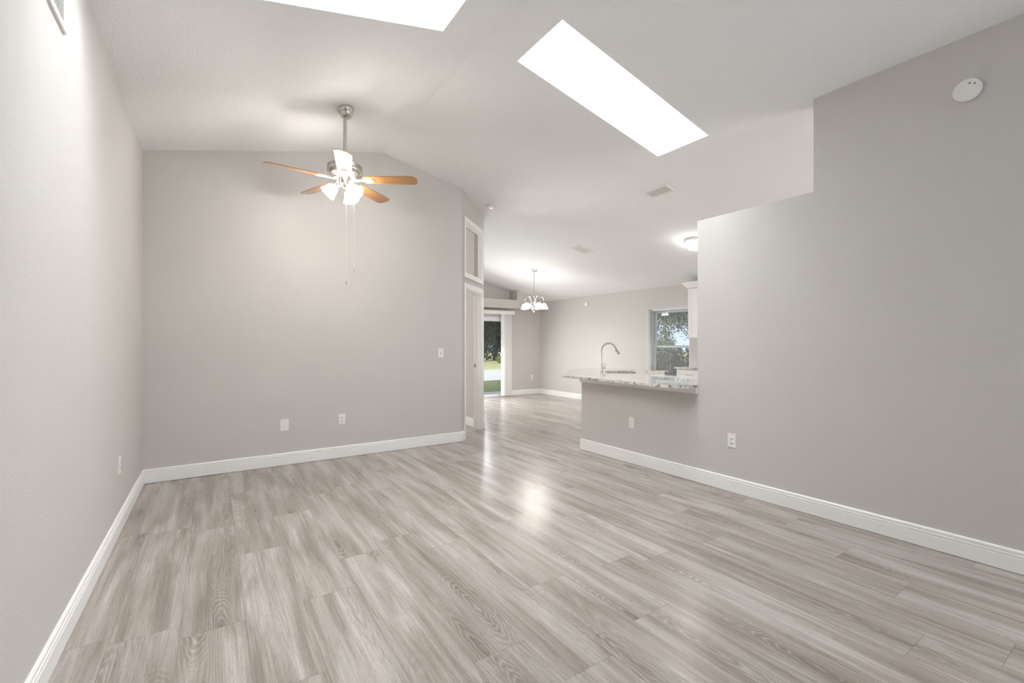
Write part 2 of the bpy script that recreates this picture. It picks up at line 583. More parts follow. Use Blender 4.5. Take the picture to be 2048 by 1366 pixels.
for i in range(len(xs) - 1):
    for j in range(len(ys) - 1):
        xm, ym = (xs[i] + xs[i + 1]) / 2, (ys[j] + ys[j + 1]) / 2
        if any(s[0] < xm < s[1] and s[2] < ym < s[3] for s in SKY):
            continue
        bm.faces.new((cv(xs[i], ys[j]), cv(xs[i], ys[j + 1]), cv(xs[i + 1], ys[j + 1]), cv(xs[i + 1], ys[j])))
ret = bmesh.ops.extrude_face_region(bm, geom=bm.faces[:])
for v in ret['geom']:
    if isinstance(v, bmesh.types.BMVert):
        v.co.z += 0.03
ceiling = finish('ceiling', bm, M_CEIL)
struct(ceiling, 'white textured vaulted ceiling with a ridge', 'ceiling')
ZTOP = 4.10
for n, (x0, x1, y0, y1) in enumerate(SKY):
    cxm, cym = (x0 + x1) / 2, (y0 + y1) / 2
    side = 'right' if n == 0 else 'left'
    w = struct_empty('window_%d' % (n + 2), 'bright white rectangular skylight in the %s ceiling slope' % side, 'skylight', (cxm, cym, 0))
    a, b_, c, d = x0 - cxm, x1 - cxm, y0 - cym, y1 - cym
    bm = new()
    T = 0.02
    za, zb = ceil_z(x0) + 0.0305, ceil_z(x1) + 0.0305
    zm = {a: za, b_: zb}
    for (p, q) in (((a, c), (b_, c)), ((b_, c), (b_, d)), ((b_, d), (a, d)), ((a, d), (a, c))):
        v = [bm.verts.new((p[0], p[1], zm[p[0]])), bm.verts.new((q[0], q[1], zm[q[0]])),
             bm.verts.new((q[0], q[1], ZTOP)), bm.verts.new((p[0], p[1], ZTOP))]
        bm.faces.new(v)
    bmesh.ops.remove_doubles(bm, verts=bm.verts[:], dist=1e-5)
    bmesh.ops.recalc_face_normals(bm, faces=bm.faces[:])
    sh = finish('shaft', bm, M_SHAFT, w)
    so = sh.modifiers.new('thickness', 'SOLIDIFY')
    so.thickness = 0.02
    so.offset = 1.0
    bm = new()
    for (p0, p1, q0, q1) in ((a - .04, b_ + .04, c - .04, c), (a - .04, b_ + .04, d, d + .04), (a - .04, a, c, d), (b_, b_ + .04, c, d)):
        box(bm, p0, p1, q0, q1, ZTOP, ZTOP + 0.05)
    finish('frame', bm, M_TRIM, w)
    bm = new()
    box(bm, a, b_, c, d, ZTOP + 0.02, ZTOP + 0.026)
    finish('pane', bm, M_GLASS, w)

# ------------------------------------------------------------------ walls
E = 0.015
bm = new()
prism(bm, [(XL - 0.12, 0), (XL, 0), (XL, ceil_z(XL) + E), (XL - 0.12, ceil_z(XL - 0.12) + E)], 'y', Y0 - 0.12, YF + 0.12)
struct(finish('wall_left', bm, M_WALL), 'greige wall on the left', 'wall')

bm = new()
prism(bm, [(XL, 0), (CORNER.x, 0), (CORNER.x, ceil_z(CORNER.x) + E), (XRIDGE, ZRIDGE + E), (XL, ceil_z(XL) + E)], 'y', YB, YB + 0.11)
struct(finish('wall_back', bm, M_WALL), 'greige gable wall behind the ceiling fan', 'wall')

# angled wall with a door and a transom opening; local frame: x along the wall, y into the other room
D0, D1, DZ = 0.140, 0.860, 2.10
TZ0, TZ1 = 2.30, 3.02
aw_rot = math.atan2(AU.y, AU.x)
bm = new()


def czl(t):
    return ceil_z(CORNER.x + AU.x * t) + E


WT = 0.115
prism(bm, [(0, 0), (D0, 0), (D0, czl(D0)), (0, czl(0))], 'y', 0, WT)
prism(bm, [(D1, 0), (AL, 0), (AL, czl(AL)), (D1, czl(D1))], 'y', 0, WT)
prism(bm, [(D0, DZ), (D1, DZ), (D1, TZ0), (D0, TZ0)], 'y', 0, WT)
prism(bm, [(D0, TZ1), (D1, TZ1), (D1, czl(D1)), (D0, czl(D0))], 'y', 0, WT)
bmesh.ops.remove_doubles(bm, verts=bm.verts[:], dist=1e-5)
o = finish('wall_angled', bm, M_WALL)
o.location = (CORNER.x, CORNER.y, 0)
o.rotation_euler = (0, 0, aw_rot)
struct(o, 'short angled wall holding the doorway and transom', 'wall')

AEND = CORNER + AU * AL
bm = new()
prism(bm, [(AEND.x - 0.09, AEND.y - 0.03), (AEND.x, AEND.y), (AEND.x, YF), (AEND.x - 0.09, YF)], 'z', 0, ceil_z(AEND.x) + 0.0)
struct(finish('wall_hall', bm, M_WALL), 'greige wall seen through the doorway', 'wall')

ZSHELF = 2.495
CT, CB = 0.930, 0.900
bm = new()
prism(bm, [(Y0, 0), (4.225, 0), (4.225, CB - 0.001), (2.60, CB - 0.001), (2.60, ZSHELF), (1.602, ZSHELF), (1.602, ZR - 0.0), (Y0, ZR - 0.0)], 'x', XR, XR + 0.115)
struct(finish('wall_right', bm, M_WALL), 'greige wall on the right with stepped top and half wall', 'wall')

# dining right wall with a window
WY0, WY1, WZ0, WZ1 = 5.06, 6.005, 0.62, 2.02
bm = new()
zt = ceil_z(XD) + E
for (ya, yb, z0, z1) in ((Y0, WY0, 0, zt), (WY1, YF + .12, 0, zt), (WY0, WY1, 0, WZ0), (WY0, WY1, WZ1, zt)):
    prism(bm, [(ya, z0), (yb, z0), (yb, z1), (ya, z1)], 'x', XD, XD + 0.20)
struct(finish('wall_side', bm, M_WALL), 'greige dining and kitchen wall with the blind-covered window', 'wall')

# far dining wall with the patio door
SX0, SX1, SZ1 = 4.05, 6.20, 1.995
bm = new()
for (xa, xb, z0) in ((XL, SX0, 0), (SX1, XD, 0), (SX0, SX1, SZ1)):
    top = [(xb, ceil_z(xb) + E)] + ([(XR, ZR + E)] if xa < XR < xb else []) + ([(XRIDGE, ZRIDGE + E)] if xa < XRIDGE < xb else []) + [(xa, ceil_z(xa) + E)]
    prism(bm, [(xa, z0), (xb, z0)] + top, 'y', YF, YF + 0.14)
struct(finish('wall_far', bm, M_WALL), 'greige far dining wall with the patio door', 'wall')

# dropped beam with a niche above the patio door
YBK = 9.242
bm = new()
NX = 6.301
prism(bm, [(AEND.x, 2.205), (NX, 2.205), (NX, 2.412), (AEND.x, 2.412)], 'y', YBK, YF)
prism(bm, [(NX, 2.205), (XD, 2.205), (XD, ceil_z(XD)), (NX, ceil_z(NX))], 'y', YBK, YF)
bmesh.ops.remove_doubles(bm, verts=bm.verts[:], dist=1e-5)
struct(finish('wall_bulkhead', bm, M_WALL), 'dropped beam with a plant ledge above the patio door', 'wall')

# front wall behind the camera with a wide window opening for the living room and one for the kitchen
bm = new()
for (xa, xb, z0, z1) in ((XL - .12, 1.72, 0, 3.2), (3.72, 4.65, 0, 3.0), (6.55, XD + .12, 0, 2.44), (1.72, 3.72, 0, 0.45), (1.72, 3.72, 2.45, 3.15),
                         (4.65, 6.55, 0, 0.85), (4.65, 6.55, 2.15, 2.5)):
    prism(bm, [(xa, z0), (xb, z0), (xb, z1), (xa, z1)], 'y', Y0 - 0.12, Y0)
for (xa, xb, z0) in ((XL - .12, 1.72, 3.2), (1.72, 3.72, 3.15), (3.72, 4.65, 3.0), (4.65, 6.55, 2.5)):
    tops = [(xb, max(z0, ceil_z(xb)))] + ([(XR, ZR)] if xa < XR < xb else []) + ([(XRIDGE, ZRIDGE)] if xa < XRIDGE < xb else []) + [(xa, max(z0, ceil_z(xa)))]
    if xa == XL - .12:
        tops = [(xb, ceil_z(xb)), (0.0 - .33, 3.2)]
    prism(bm, [(xa, z0), (xb, z0)] + tops if xa != XL - .12 else [(-.33, z0), (xb, z0), (xb, ceil_z(xb))], 'y', Y0 - 0.12, Y0)
struct(finish('wall_front', bm, M_WALL), 'front wall behind the viewer', 'wall')

# ------------------------------------------------------------------ baseboards
BH, BT = 0.133, 0.016
BPROF = [(0, 0.003), (BT, 0.003), (BT, 0.086), (BT - 0.006, 0.0885), (BT - 0.006, 0.0925), (BT - 0.001, 0.095), (BT - 0.001, 0.105),
         (BT - 0.008, 0.108), (BT - 0.008, 0.113), (BT - 0.003, 0.116), (BT - 0.004, 0.126), (BT - 0.010, 0.1325), (0, BH)]


def baseboard(name, pts, label, closed_ends=True, prof=None, cat='baseboard'):
    """sweep the profile along a floor path; the wall lies on the left of the walking direction, profile grows to the right"""
    bm = new()
    P = [Vector((p[0], p[1])) for p in pts]
    rings = []
    n = len(P)
    prof = prof or BPROF
    for i in range(n):
        d0 = (P[i] - P[i - 1]).normalized() if i > 0 else None
        d1 = (P[i + 1] - P[i]).normalized() if i < n - 1 else None
        n0 = Vector((d0.y, -d0.x)) if d0 else None
        n1 = Vector((d1.y, -d1.x)) if d1 else None
        if n0 is None:
            off = n1
        elif n1 is None:
            off = n0
        else:
            off = (n0 + n1)
            off = off / (off.dot(n0))
        rings.append([bm.verts.new((P[i].x + off.x * u, P[i].y + off.y * u, z)) for u, z in prof])
    m = len(prof)
    for a, b in zip(rings[:-1], rings[1:]):
        for k in range(m):
            bm.faces.new((a[k], a[(k + 1) % m], b[(k + 1) % m], b[k]))
    bm.faces.new(rings[0])
    bm.faces.new(rings[-1])
    return struct(finish(name, bm, M_TRIM), label, cat)


CAS = 0.066
baseboard('baseboard_left', [(XL, Y0), (XL, YB)], 'white moulded baseboard along the left wall')
p1 = CORNER + AU * (D0 - CAS)
baseboard('baseboard_back', [(XL, YB), (CORNER.x, CORNER.y), (p1.x, p1.y)], 'white moulded baseboard along the gable wall')
p0 = CORNER + AU * (D1 + CAS)
baseboard('baseboard_angled', [(p0.x, p0.y), (AEND.x, AEND.y), (AEND.x, YF)], 'white baseboard wrapping the angled wall end')
baseboard('baseboard_right', [(XR + 0.115, 3.9), (XR + 0.115, 4.225), (XR, 4.225), (XR, Y0)], 'white moulded baseboard along the right wall and half wall')
baseboard('baseboard_far', [(SX1 + 0.02, YF), (XD, YF)], 'white baseboard under the far dining wall')
baseboard('baseboard_side', [(XD, YF), (XD, 5.0)], 'white baseboard along the dining side wall')
baseboard('baseboard_hall', [(AEND.x - 0.09, YF), (AEND.x - 0.09, AEND.y + 0.05)], 'white baseboard seen through the doorway')

# ------------------------------------------------------------------ door casing and transom in the angled wall
door = struct_empty('door_1', 'white cased doorway without its door in the angled wall', 'doorway', (CORNER.x, CORNER.y, 0), aw_rot)


def casing(bm, x0, x1, z0, z1, w, floor=False):
    """flat casing with a raised outer band around an opening; local y = 0 is the wall face, -y the room"""
    zb = z0 if floor else z0 - w
    for (a, b, c, d) in ((x0 - w, x0, zb, z1 + w), (x1, x1 + w, zb, z1 + w), (x0, x1, z1, z1 + w)) + (() if floor else ((x0, x1, z0 - w, z0),)):
        box(bm, a, b, -0.014, 0.0, c, d, 0.003)
    e = w * 0.30
    for (a, b, c, d) in ((x0 - w, x0 - w + e, zb, z1 + w), (x1 + w - e, x1 + w, zb, z1 + w), (x0 - w + e, x1 + w - e, z1 + w - e, z1 + w)) + (() if floor else ((x0 - w + e, x1 + w - e, z0 - w, z0 - w + e),)):
        box(bm, a, b, -0.020, -0.002, c, d, 0.003)


bm = new()
casing(bm, D0, D1, 0.0, DZ, CAS, True)
finish('casing', bm, M_TRIM, door)
bm = new()
box(bm, D0, D0 + 0.016, 0.0, WT + 0.004, 0, DZ)
box(bm, D1 - 0.016, D1, 0.0, WT + 0.004, 0, DZ)
box(bm, D0 + 0.016, D1 - 0.016, 0.0, WT + 0.004, DZ - 0.016, DZ)
finish('jamb', bm, M_TRIM, door)
bm = new()
box(bm, D0 + 0.016, D0 + 0.027, 0.035, 0.068, 0, DZ - 0.016, 0.002)
box(bm, D1 - 0.027, D1 - 0.016, 0.035, 0.068, 0, DZ - 0.016, 0.002)
box(bm, D0 + 0.027, D1 - 0.027, 0.035, 0.068, DZ - 0.027, DZ - 0.016, 0.002)
finish('door_stop', bm, M_TRIM, door)
bm = new()
box(bm, D1 - 0.0185, D1 - 0.0155, 0.080, 0.108, 0.955, 1.015)
sp_ = finish('strike_plate', bm, M_STEEL, door)
sp_['label'] = 'small steel latch plate'
bm = new()
box(bm, D1 - 0.0195, D1 - 0.0175, 0.088, 0.100, 0.972, 0.998)
finish('latch_hole', bm, M_DARK, sp_)

tr = struct_empty('window_4', 'white framed interior transom window above the doorway', 'transom window', (CORNER.x, CORNER.y, 0), aw_rot)
bm = new()
casing(bm, D0, D1, TZ0, TZ1, 0.06)
finish('casing', bm, M_TRIM, tr)
bm = new()
for (a, b, c, d) in ((D0, D0 + .016, TZ0, TZ1), (D1 - .016, D1, TZ0, TZ1), (D0 + .016, D1 - .016, TZ0, TZ0 + .016), (D0 + .016, D1 - .016, TZ1 - .016, TZ1)):
    box(bm, a, b, 0.0, 0.045, c, d)
for (a, b, c, d) in ((D0 + .016, D0 + .03, TZ0 + .016, TZ1 - .016), (D1 - .03, D1 - .016, TZ0 + .016, TZ1 - .016), (D0 + .03, D1 - .03, TZ0 + .016, TZ0 + .03), (D0 + .03, D1 - .03, TZ1 - .03, TZ1 - .016)):
    box(bm, a, b, 0.022, 0.045, c, d)
finish('frame', bm, M_TRIM, tr)

# ------------------------------------------------------------------ patio door and its vertical blind
pd = struct_empty('door_2', 'sliding glass patio door at the far end of the dining area', 'patio door', (0, YF, 0))
bm = new()
for (a, b, c, d) in ((SX0, SX0 + .05, 0, SZ1), (SX1 - .05, SX1, 0, SZ1), (SX0 + .05, SX1 - .05, SZ1 - .05, SZ1), (SX0 + .05, SX1 - .05, 0, .03)):
    box(bm, a, b, 0.02, 0.13, c, d, 0.004)
finish('frame', bm, M_VINYL, pd)
for i, (xa, xb, yy) in enumerate(((SX0 + .05, 5.145, 0.085), (5.10, SX1 - .05, 0.045))):
    bm = new()
    w = 0.055
    for (a, b, c, d) in ((xa, xa + w, .03, SZ1 - .05), (xb - w, xb, .03, SZ1 - .05), (xa + w, xb - w, SZ1 - .05 - w, SZ1 - .05), (xa + w, xb - w, .03, .03 + w * .5)):
        box(bm, a, b, yy, yy + 0.035, c, d, 0.003)
    s = finish('sash', bm, M_VINYL, pd)
    bm = new()
    box(bm, xa + w, xb - w, yy + 0.014, yy + 0.02, .03 + w * .5, SZ1 - .05 - w)
    finish('pane', bm, M_GLASS, s)

vb = thing('vertical_blind', 'white vertical blind stacked at the right of the patio door', 'blind', (0, 0, 0))
bm = new()
box(bm, 3.9, 6.335, 9.385, 9.395, 2.055, 2.145, 0.002)
box(bm, 6.325, 6.335, 9.395, YF, 2.055, 2.145, 0.002)
box(bm, 3.9, 6.325, 9.395, YF, 2.137, 2.145)
finish('valance', bm, M_TRIM, vb)
bm = new()
box(bm, 3.95, 6.30, 9.455, 9.50, 2.075, 2.11, 0.003)
finish('headrail', bm, M_VINYL, vb)
for i in range(9):
    bm = new()
    xv = 6.025 + i * 0.029
    n = 6
    ang = rad(102 + (i % 3) * 5 - (0 if i else -25))
    W2 = 0.044
    front, backv = [], []
    for q in range(n + 1):
        u = -W2 + 2 * W2 * q / n
        bow = 0.008 * (1 - (u / W2) ** 2)
        lx_, ly_ = u * math.cos(ang) - bow * math.sin(ang), u * math.sin(ang) + bow * math.cos(ang)
        front.append((lx_, ly_))
        backv.append((lx_ - 0.0016 * math.sin(ang), ly_ + 0.0016 * math.cos(ang)))
    prism(bm, front + backv[::-1], 'z', 0.025, 2.085)
    finish('vane', bm, M_VANE, vb, loc=(xv, 9.478, 0))

# ------------------------------------------------------------------ dining window and mini blind
wd = struct_empty('window_1', 'white vinyl single hung window in the dining side wall', 'window', (XD, 0, 0))
bm = new()
for (a, b, c, d) in ((WY0, WY0 + .045, WZ0, WZ1), (WY1 - .045, WY1, WZ0, WZ1), (WY0 + .045, WY1 - .045, WZ0, WZ0 + .045), (WY0 + .045, WY1 - .045, WZ1 - .045, WZ1)):
    box(bm, 0.115, 0.19, a, b, c, d, 0.004)
finish('frame', bm, M_VINYL, wd)
bm = new()
for (a, b, c, d) in ((WY0, WY0 + .006, WZ0, WZ1), (WY1 - .006, WY1, WZ0, WZ1), (WY0 + .006, WY1 - .006, WZ1 - .006, WZ1)):
    box(bm, 0.0, 0.115, a, b, c, d)
finish('jamb', bm, M_TRIM, wd)
for (za, zb, xx) in ((WZ0 + .045, 1.29, 0.120), (1.25, WZ1 - .045, 0.152)):
    bm = new()
    w = 0.042
    ya, yb = WY0 + .045, WY1 - .045
    for (a, b, c, d) in ((ya, ya + w, za, zb), (yb - w, yb, za, zb), (ya + w, yb - w, za, za + w), (ya + w, yb - w, zb - w, zb)):
        box(bm, xx, xx + 0.03, a, b, c, d, 0.003)
    s = finish('sash', bm, M_VINYL, wd)
    bm = new()
    box(bm, xx + .012, xx + .017, ya + w, yb - w, za + w, zb - w)
    finish('pane', bm, M_GLASS, s)
bm = new()
box(bm, -0.02, 0.115, WY0, WY1, WZ0 - 0.0, WZ0 + 0.018, 0.003)
finish('sill', bm, M_TRIM, wd)

mb = thing('mini_blind', 'white horizontal mini blind with open slats in the dining window', 'blind', (XD + 0.085, 0, 0))
bm = new()
box(bm, -0.010, 0.022, WY0 + .006, WY1 - .006, WZ1 - 0.036, WZ1 - 0.008, 0.002)
box(bm, -0.020, -0.010, WY0 + .008, WY1 - .008, WZ1 - 0.044, WZ1 - 0.008, 0.002)
finish('headrail', bm, M_SLAT, mb)
bm = new()
z = WZ0 + 0.03
while z < WZ1 - 0.045:
    pr = []
    for q in range(5):
        u = -0.0125 + 0.025 * q / 4
        pr.append((0.006 + u, z + 0.0022 * (1 - (u / 0.0125) ** 2)))
    prism(bm, pr + [(x_, z_ - 0.0008) for x_, z_ in pr[::-1]], 'y', WY0 + .012, WY1 - .012)
    z += 0.0215
finish('slats', bm, M_SLAT, mb)
bm = new()
box(bm, -0.006, 0.018, WY0 + .012, WY1 - .012, WZ0 + 0.008, WZ0 + 0.020, 0.002)
finish('bottom_rail', bm, M_SLAT, mb)
for yy in (WY0 + 0.14, (WY0 + WY1) / 2, WY1 - 0.14):
    bm = new()
    tube(bm, [(-0.008, yy, WZ0 + 0.01), (-0.008, yy, WZ1 - 0.03)], 0.0012, 5)
    finish('ladder_cord', bm, M_SLAT, mb)
bm = new()
tube(bm, [(-0.024, WY1 - 0.07, 1.15), (-0.024, WY1 - 0.07, WZ1 - 0.02)], 0.004, 8)
finish('tilt_wand', bm, M_PLATE, mb)


# ------------------------------------------------------------------ ceiling fan
FX, FY, FZ = 1.020, 4.319, 2.84
fan = thing('ceiling_fan', 'nickel ceiling fan with five oak blades and lit glass shades', 'ceiling fan', (FX, FY, FZ))
zc = ceil_z(FX) - FZ
tilt = Matrix.Translation((0, 0, zc)) @ Matrix.Rotation(-math.atan(SL), 4, 'Y')
bm = new()
lathe(bm, [(0.0, 0.0), (0.074, 0.0), (0.077, -0.010), (0.076, -0.028), (0.066, -0.042), (0.060, -0.048), (0.058, -0.060), (0.050, -0.078), (0.030, -0.092), (0.0, -0.094)], 36, tilt)
finish('canopy', bm, M_NICKEL, fan, True)
bm = new()
tube(bm, [(0, 0, zc - 0.075), (0, 0, 0.15)], 0.0155, 18)
finish('downrod', bm, M_STEEL, fan, True)
bm = new()
lathe(bm, [(0.016, 0.25), (0.030, 0.245), (0.034, 0.20), (0.050, 0.148), (0.0, 0.148)], 28)
finish('coupling', bm, M_NICKEL, fan, True)
bm = new()
lathe(bm, [(0.0, 0.150), (0.085, 0.148), (0.120, 0.140), (0.146, 0.126), (0.150, 0.122), (0.150, 0.094), (0.155, 0.089), (0.158, 0.073), (0.154, 0.055), (0.138, 0.034), (0.112, 0.018), (0.085, 0.008), (0.060, 0.004), (0.0, 0.004)], 48)
mot = finish('motor_housing', bm, M_NICKEL, fan, True)
bm = new()
for i in range(48):
    a = 2 * PI * i / 48
    box(bm, 0.1485, 0.1512, -0.0036, 0.0036, 0.097, 0.120, 0, Matrix.Rotation(a, 4, 'Z'))
vs_ = finish('vent_slots', bm, M_GREYSLOT, mot)
vs_['label'] = 'dark cooling slots round the motor'
BASE_ANG = -104.6
for i in range(5):
    a = rad(BASE_ANG + 72 * i)
    R = Matrix.Rotation(a, 4, 'Z')
    pitch = Matrix.Translation((0, 0, -0.004)) @ Matrix.Rotation(rad(-11), 4, 'X')
    bm = new()
    # blade outline in its own plane: root at x=0.17, clipped-corner tip at 0.665
    outl = [(0.175, -0.050), (0.20, -0.058), (0.55, -0.069), (0.634, -0.070), (0.666, -0.036), (0.666, 0.036), (0.634, 0.070), (0.55, 0.069), (0.20, 0.058), (0.175, 0.050)]
    prism(bm, outl, 'z', -0.003, 0.003)
    bl = finish('blade', bm, M_BLADE, fan)
    bl.matrix_local = R @ pitch
    bm = new()
    prism(bm, [(0.085, -0.016), (0.15, -0.011), (0.185, -0.020), (0.215, -0.032), (0.245, -0.030), (0.262, -0.014), (0.266, 0.0), (0.262, 0.014), (0.245, 0.030), (0.215, 0.032), (0.185, 0.020), (0.15, 0.011), (0.085, 0.016)], 'z', -0.0095, -0.003)
    box(bm, 0.06, 0.10, -0.02, 0.02, -0.006, 0.014, 0.003)
    ir = finish('blade_iron', bm, M_IRONW, fan)
    ir.matrix_local = R @ pitch
    ir['label'] = 'pale metal bracket of a blade'
    bm = new()
    bm.free()
    for (sx, sy) in ((0.205, -0.018), (0.205, 0.018), (0.245, 0.0)):
        bm = new()
        lathe(bm, [(0, -0.0125), (0.004, -0.0120), (0.005, -0.0095)], 8, Matrix.Translation((sx, sy, 0)))
        finish('screw', bm, M_STEEL, ir)
bm = new()
lathe(bm, [(0.0, 0.006), (0.054, 0.006), (0.056, -0.002), (0.056, -0.045), (0.058, -0.050), (0.052, -0.058), (0.036, -0.068), (0.020, -0.074), (0.012, -0.084), (0.0, -0.086)], 32)
finish('light_fitter', bm, M_NICKEL, fan, True)
for ad in (-66.0, 54.0, 174.0):
    a = rad(ad)
    R = Matrix.Rotation(a, 4, 'Z')
    bm = new()
    tube(bm, [(0.035, 0, -0.058), (0.058, 0, -0.062), (0.072, 0, -0.066)], 0.011, 10)
    axis = Matrix.Translation((0.066, 0, -0.058)) @ Matrix.Rotation(rad(-42), 4, 'Y')
    lathe(bm, [(0, 0.004), (0.022, 0.002), (0.026, -0.008), (0.027, -0.026), (0.0, -0.027)], 20, axis)
    soc = finish('lamp_socket', bm, M_NICKEL, fan, True)
    soc.matrix_local = R
    bm = new()
    prof = [(0.024, -0.020), (0.032, -0.030), (0.043, -0.046), (0.050, -0.066), (0.054, -0.088), (0.062, -0.108), (0.073, -0.124), (0.0715, -0.125), (0.060, -0.109), (0.052, -0.088), (0.048, -0.066), (0.041, -0.047), (0.030, -0.032), (0.022, -0.022), (0.024, -0.020)]
    lathe(bm, prof, 30, axis)
    shd = finish('glass_shade', bm, M_FANGLOW, fan, True)
    shd.matrix_local = R
    shd['label'] = 'glowing frosted bell shade'
    bm = new()
    lathe(bm, [(0, -0.026), (0.012, -0.028), (0.016, -0.045), (0.027, -0.066), (0.029, -0.080), (0.022, -0.096), (0.0, -0.103)], 16, axis)
    bu = finish('bulb', bm, M_FANGLOW, shd, True)
for (dx, dy, zb, fz) in ((0.010, -0.006, -0.940, 0.03), (0.070, -0.046, -0.825, 0.03)):
    bm = new()
    if dx > 0.05:
        tube(bm, [(0.046, -0.030, -0.04), (dx, dy, -0.045), (dx, dy, zb)], 0.0009, 5)
    else:
        tube(bm, [(dx, dy, -0.06), (dx, dy, zb)], 0.0009, 5)
    ch = finish('pull_chain', bm, M_IRONW, fan)
    bm = new()
    lathe(bm, [(0, zb + 0.004), (0.004, zb), (0.0055, zb - 0.02), (0.004, zb - 0.034), (0, zb - 0.036)], 10, Matrix.Translation((dx, dy, 0)))
    finish('chain_bob', bm, M_STEEL, ch, True)

# ------------------------------------------------------------------ chandelier
CHX, CHY = 5.491, 7.436
CHZ = ceil_z(CHX)
ch = thing('chandelier', 'small nickel chandelier with lit bell shades over the dining area', 'chandelier', (CHX, CHY, CHZ))
tilt = Matrix.Rotation(math.atan(SR2), 4, 'Y')
bm = new()
lathe(bm, [(0, 0), (0.064, 0), (0.066, -0.006), (0.058, -0.016), (0.030, -0.026), (0.010, -0.032), (0, -0.033)], 28, tilt)
finish('canopy', bm, M_NICKEL, ch, True)
bm = new()
# chain of oval links around a cord
nl_ = 13
zt_, zb_ = -0.03, -0.535
for i in range(nl_):
    zmid = zt_ + (zb_ - zt_) * (i + .5) / nl_
    h = (zt_ - zb_) / nl_ * 0.62
    pts = []
    for q in range(11):
        t = 2 * PI * q / 10
        u, w = 0.009 * math.cos(t), h * math.sin(t)
        pts.append((u, 0, zmid + w) if i % 2 == 0 else (0, u, zmid + w))
    tube(bm, pts, 0.0022, 5, False)
tube(bm, [(0, 0, zt_), (0, 0, zb_)], 0.0025, 6)
finish('chain', bm, M_STEEL, ch)
bm = new()
lathe(bm, [(0, -0.52), (0.010, -0.525), (0.016, -0.54), (0.008, -0.555), (0.012, -0.575), (0.024, -0.605), (0.027, -0.645), (0.018, -0.685), (0.012, -0.715), (0.020, -0.745), (0.036, -0.775), (0.040, -0.8), (0.030, -0.825), (0.014, -0.84), (0.018, -0.855), (0.010, -0.875), (0, -0.89)], 24)
finish('centre_column', bm, M_NICKEL, ch, True)
for i in range(5):
    a = rad(-98 + 72 * i)
    R = Matrix.Rotation(a, 4, 'Z')
    bm = new()
    pts = []
    ctrl = [(0.030, -0.8), (0.075, -0.765), (0.085, -0.685), (0.090, -0.605), (0.125, -0.55), (0.175, -0.555), (0.205, -0.605), (0.212, -0.665)]
    cv_ = [Vector((x_, 0, z_)) for x_, z_ in ctrl]
    for s in range(len(cv_) - 1):
        q0, q1, q2, q3 = cv_[max(s - 1, 0)], cv_[s], cv_[s + 1], cv_[min(s + 2, len(cv_) - 1)]
        for t in (0, .25, .5, .75):
            pts.append(0.5 * (2 * q1 + (q2 - q0) * t + (2 * q0 - 5 * q1 + 4 * q2 - q3) * t * t + (3 * q1 - q0 - 3 * q2 + q3) * t ** 3))
    pts.append(cv_[-1])
    tube(bm, pts, 0.0065, 8)
    lathe(bm, [(0, -0.657), (0.016, -0.661), (0.020, -0.677), (0.016, -0.695), (0, -0.697)], 14, Matrix.Translation((0.212, 0, 0)))
    ar = finish('arm', bm, M_NICKEL, ch, True)
    ar.matrix_local = R
    bm = new()
    prof = [(0.018, -0.687), (0.036, -0.697), (0.052, -0.717), (0.060, -0.745), (0.066, -0.77), (0.080, -0.793), (0.0785, -0.7945), (0.064, -0.771), (0.058, -0.745), (0.050, -0.718), (0.034, -0.699), (0.016, -0.69), (0.018, -0.687)]
    lathe(bm, prof, 24, Matrix.Translation((0.212, 0, 0)))
    s = finish('glass_shade', bm, M_CHANGLOW, ch, True)
    s.matrix_local = R
    s['label'] = 'glowing glass bell shade'
    bm = new()
    lathe(bm, [(0, -0.71), (0.012, -0.715), (0.026, -0.755), (0.027, -0.773), (0.018, -0.791), (0, -0.798)], 14, Matrix.Translation((0.212, 0, 0)))
    finish('bulb', bm, M_CHANBULB, s, True)

# ------------------------------------------------------------------ kitchen flush light
KX, KY = 5.72, 3.885
fl = thing('flush_ceiling_light', 'lit opal dome light on the kitchen ceiling beside the wall top', 'ceiling light', (KX, KY, ceil_z(KX)))
tiltM = Matrix.Rotation(math.atan(SR2), 4, 'Y')
bm = new()
lathe(bm, [(0, 0.0), (0.134, 0.0), (0.140, -0.006), (0.140, -0.036), (0.134, -0.042), (0, -0.042)], 36, tiltM)
finish('base_pan', bm, M_TRIM, fl, True)
bm = new()
lathe(bm, [(0.130, -0.040), (0.129, -0.060), (0.116, -0.088), (0.086, -0.112), (0.046, -0.126), (0, -0.130)], 36, tiltM)
dm = finish('glass_dome', bm, M_FLUSHGLOW, fl, True)
bm = new()
lathe(bm, [(0, -0.126), (0.010, -0.130), (0.012, -0.138), (0.006, -0.146), (0, -0.148)], 14, tiltM)
finish('finial', bm, M_NICKEL, fl, True)


# ------------------------------------------------------------------ vents and detectors
def slope_rot(x):
    return -math.atan(SL) if x < XRIDGE else (math.atan(SR1) if x < XR else math.atan(SR2))


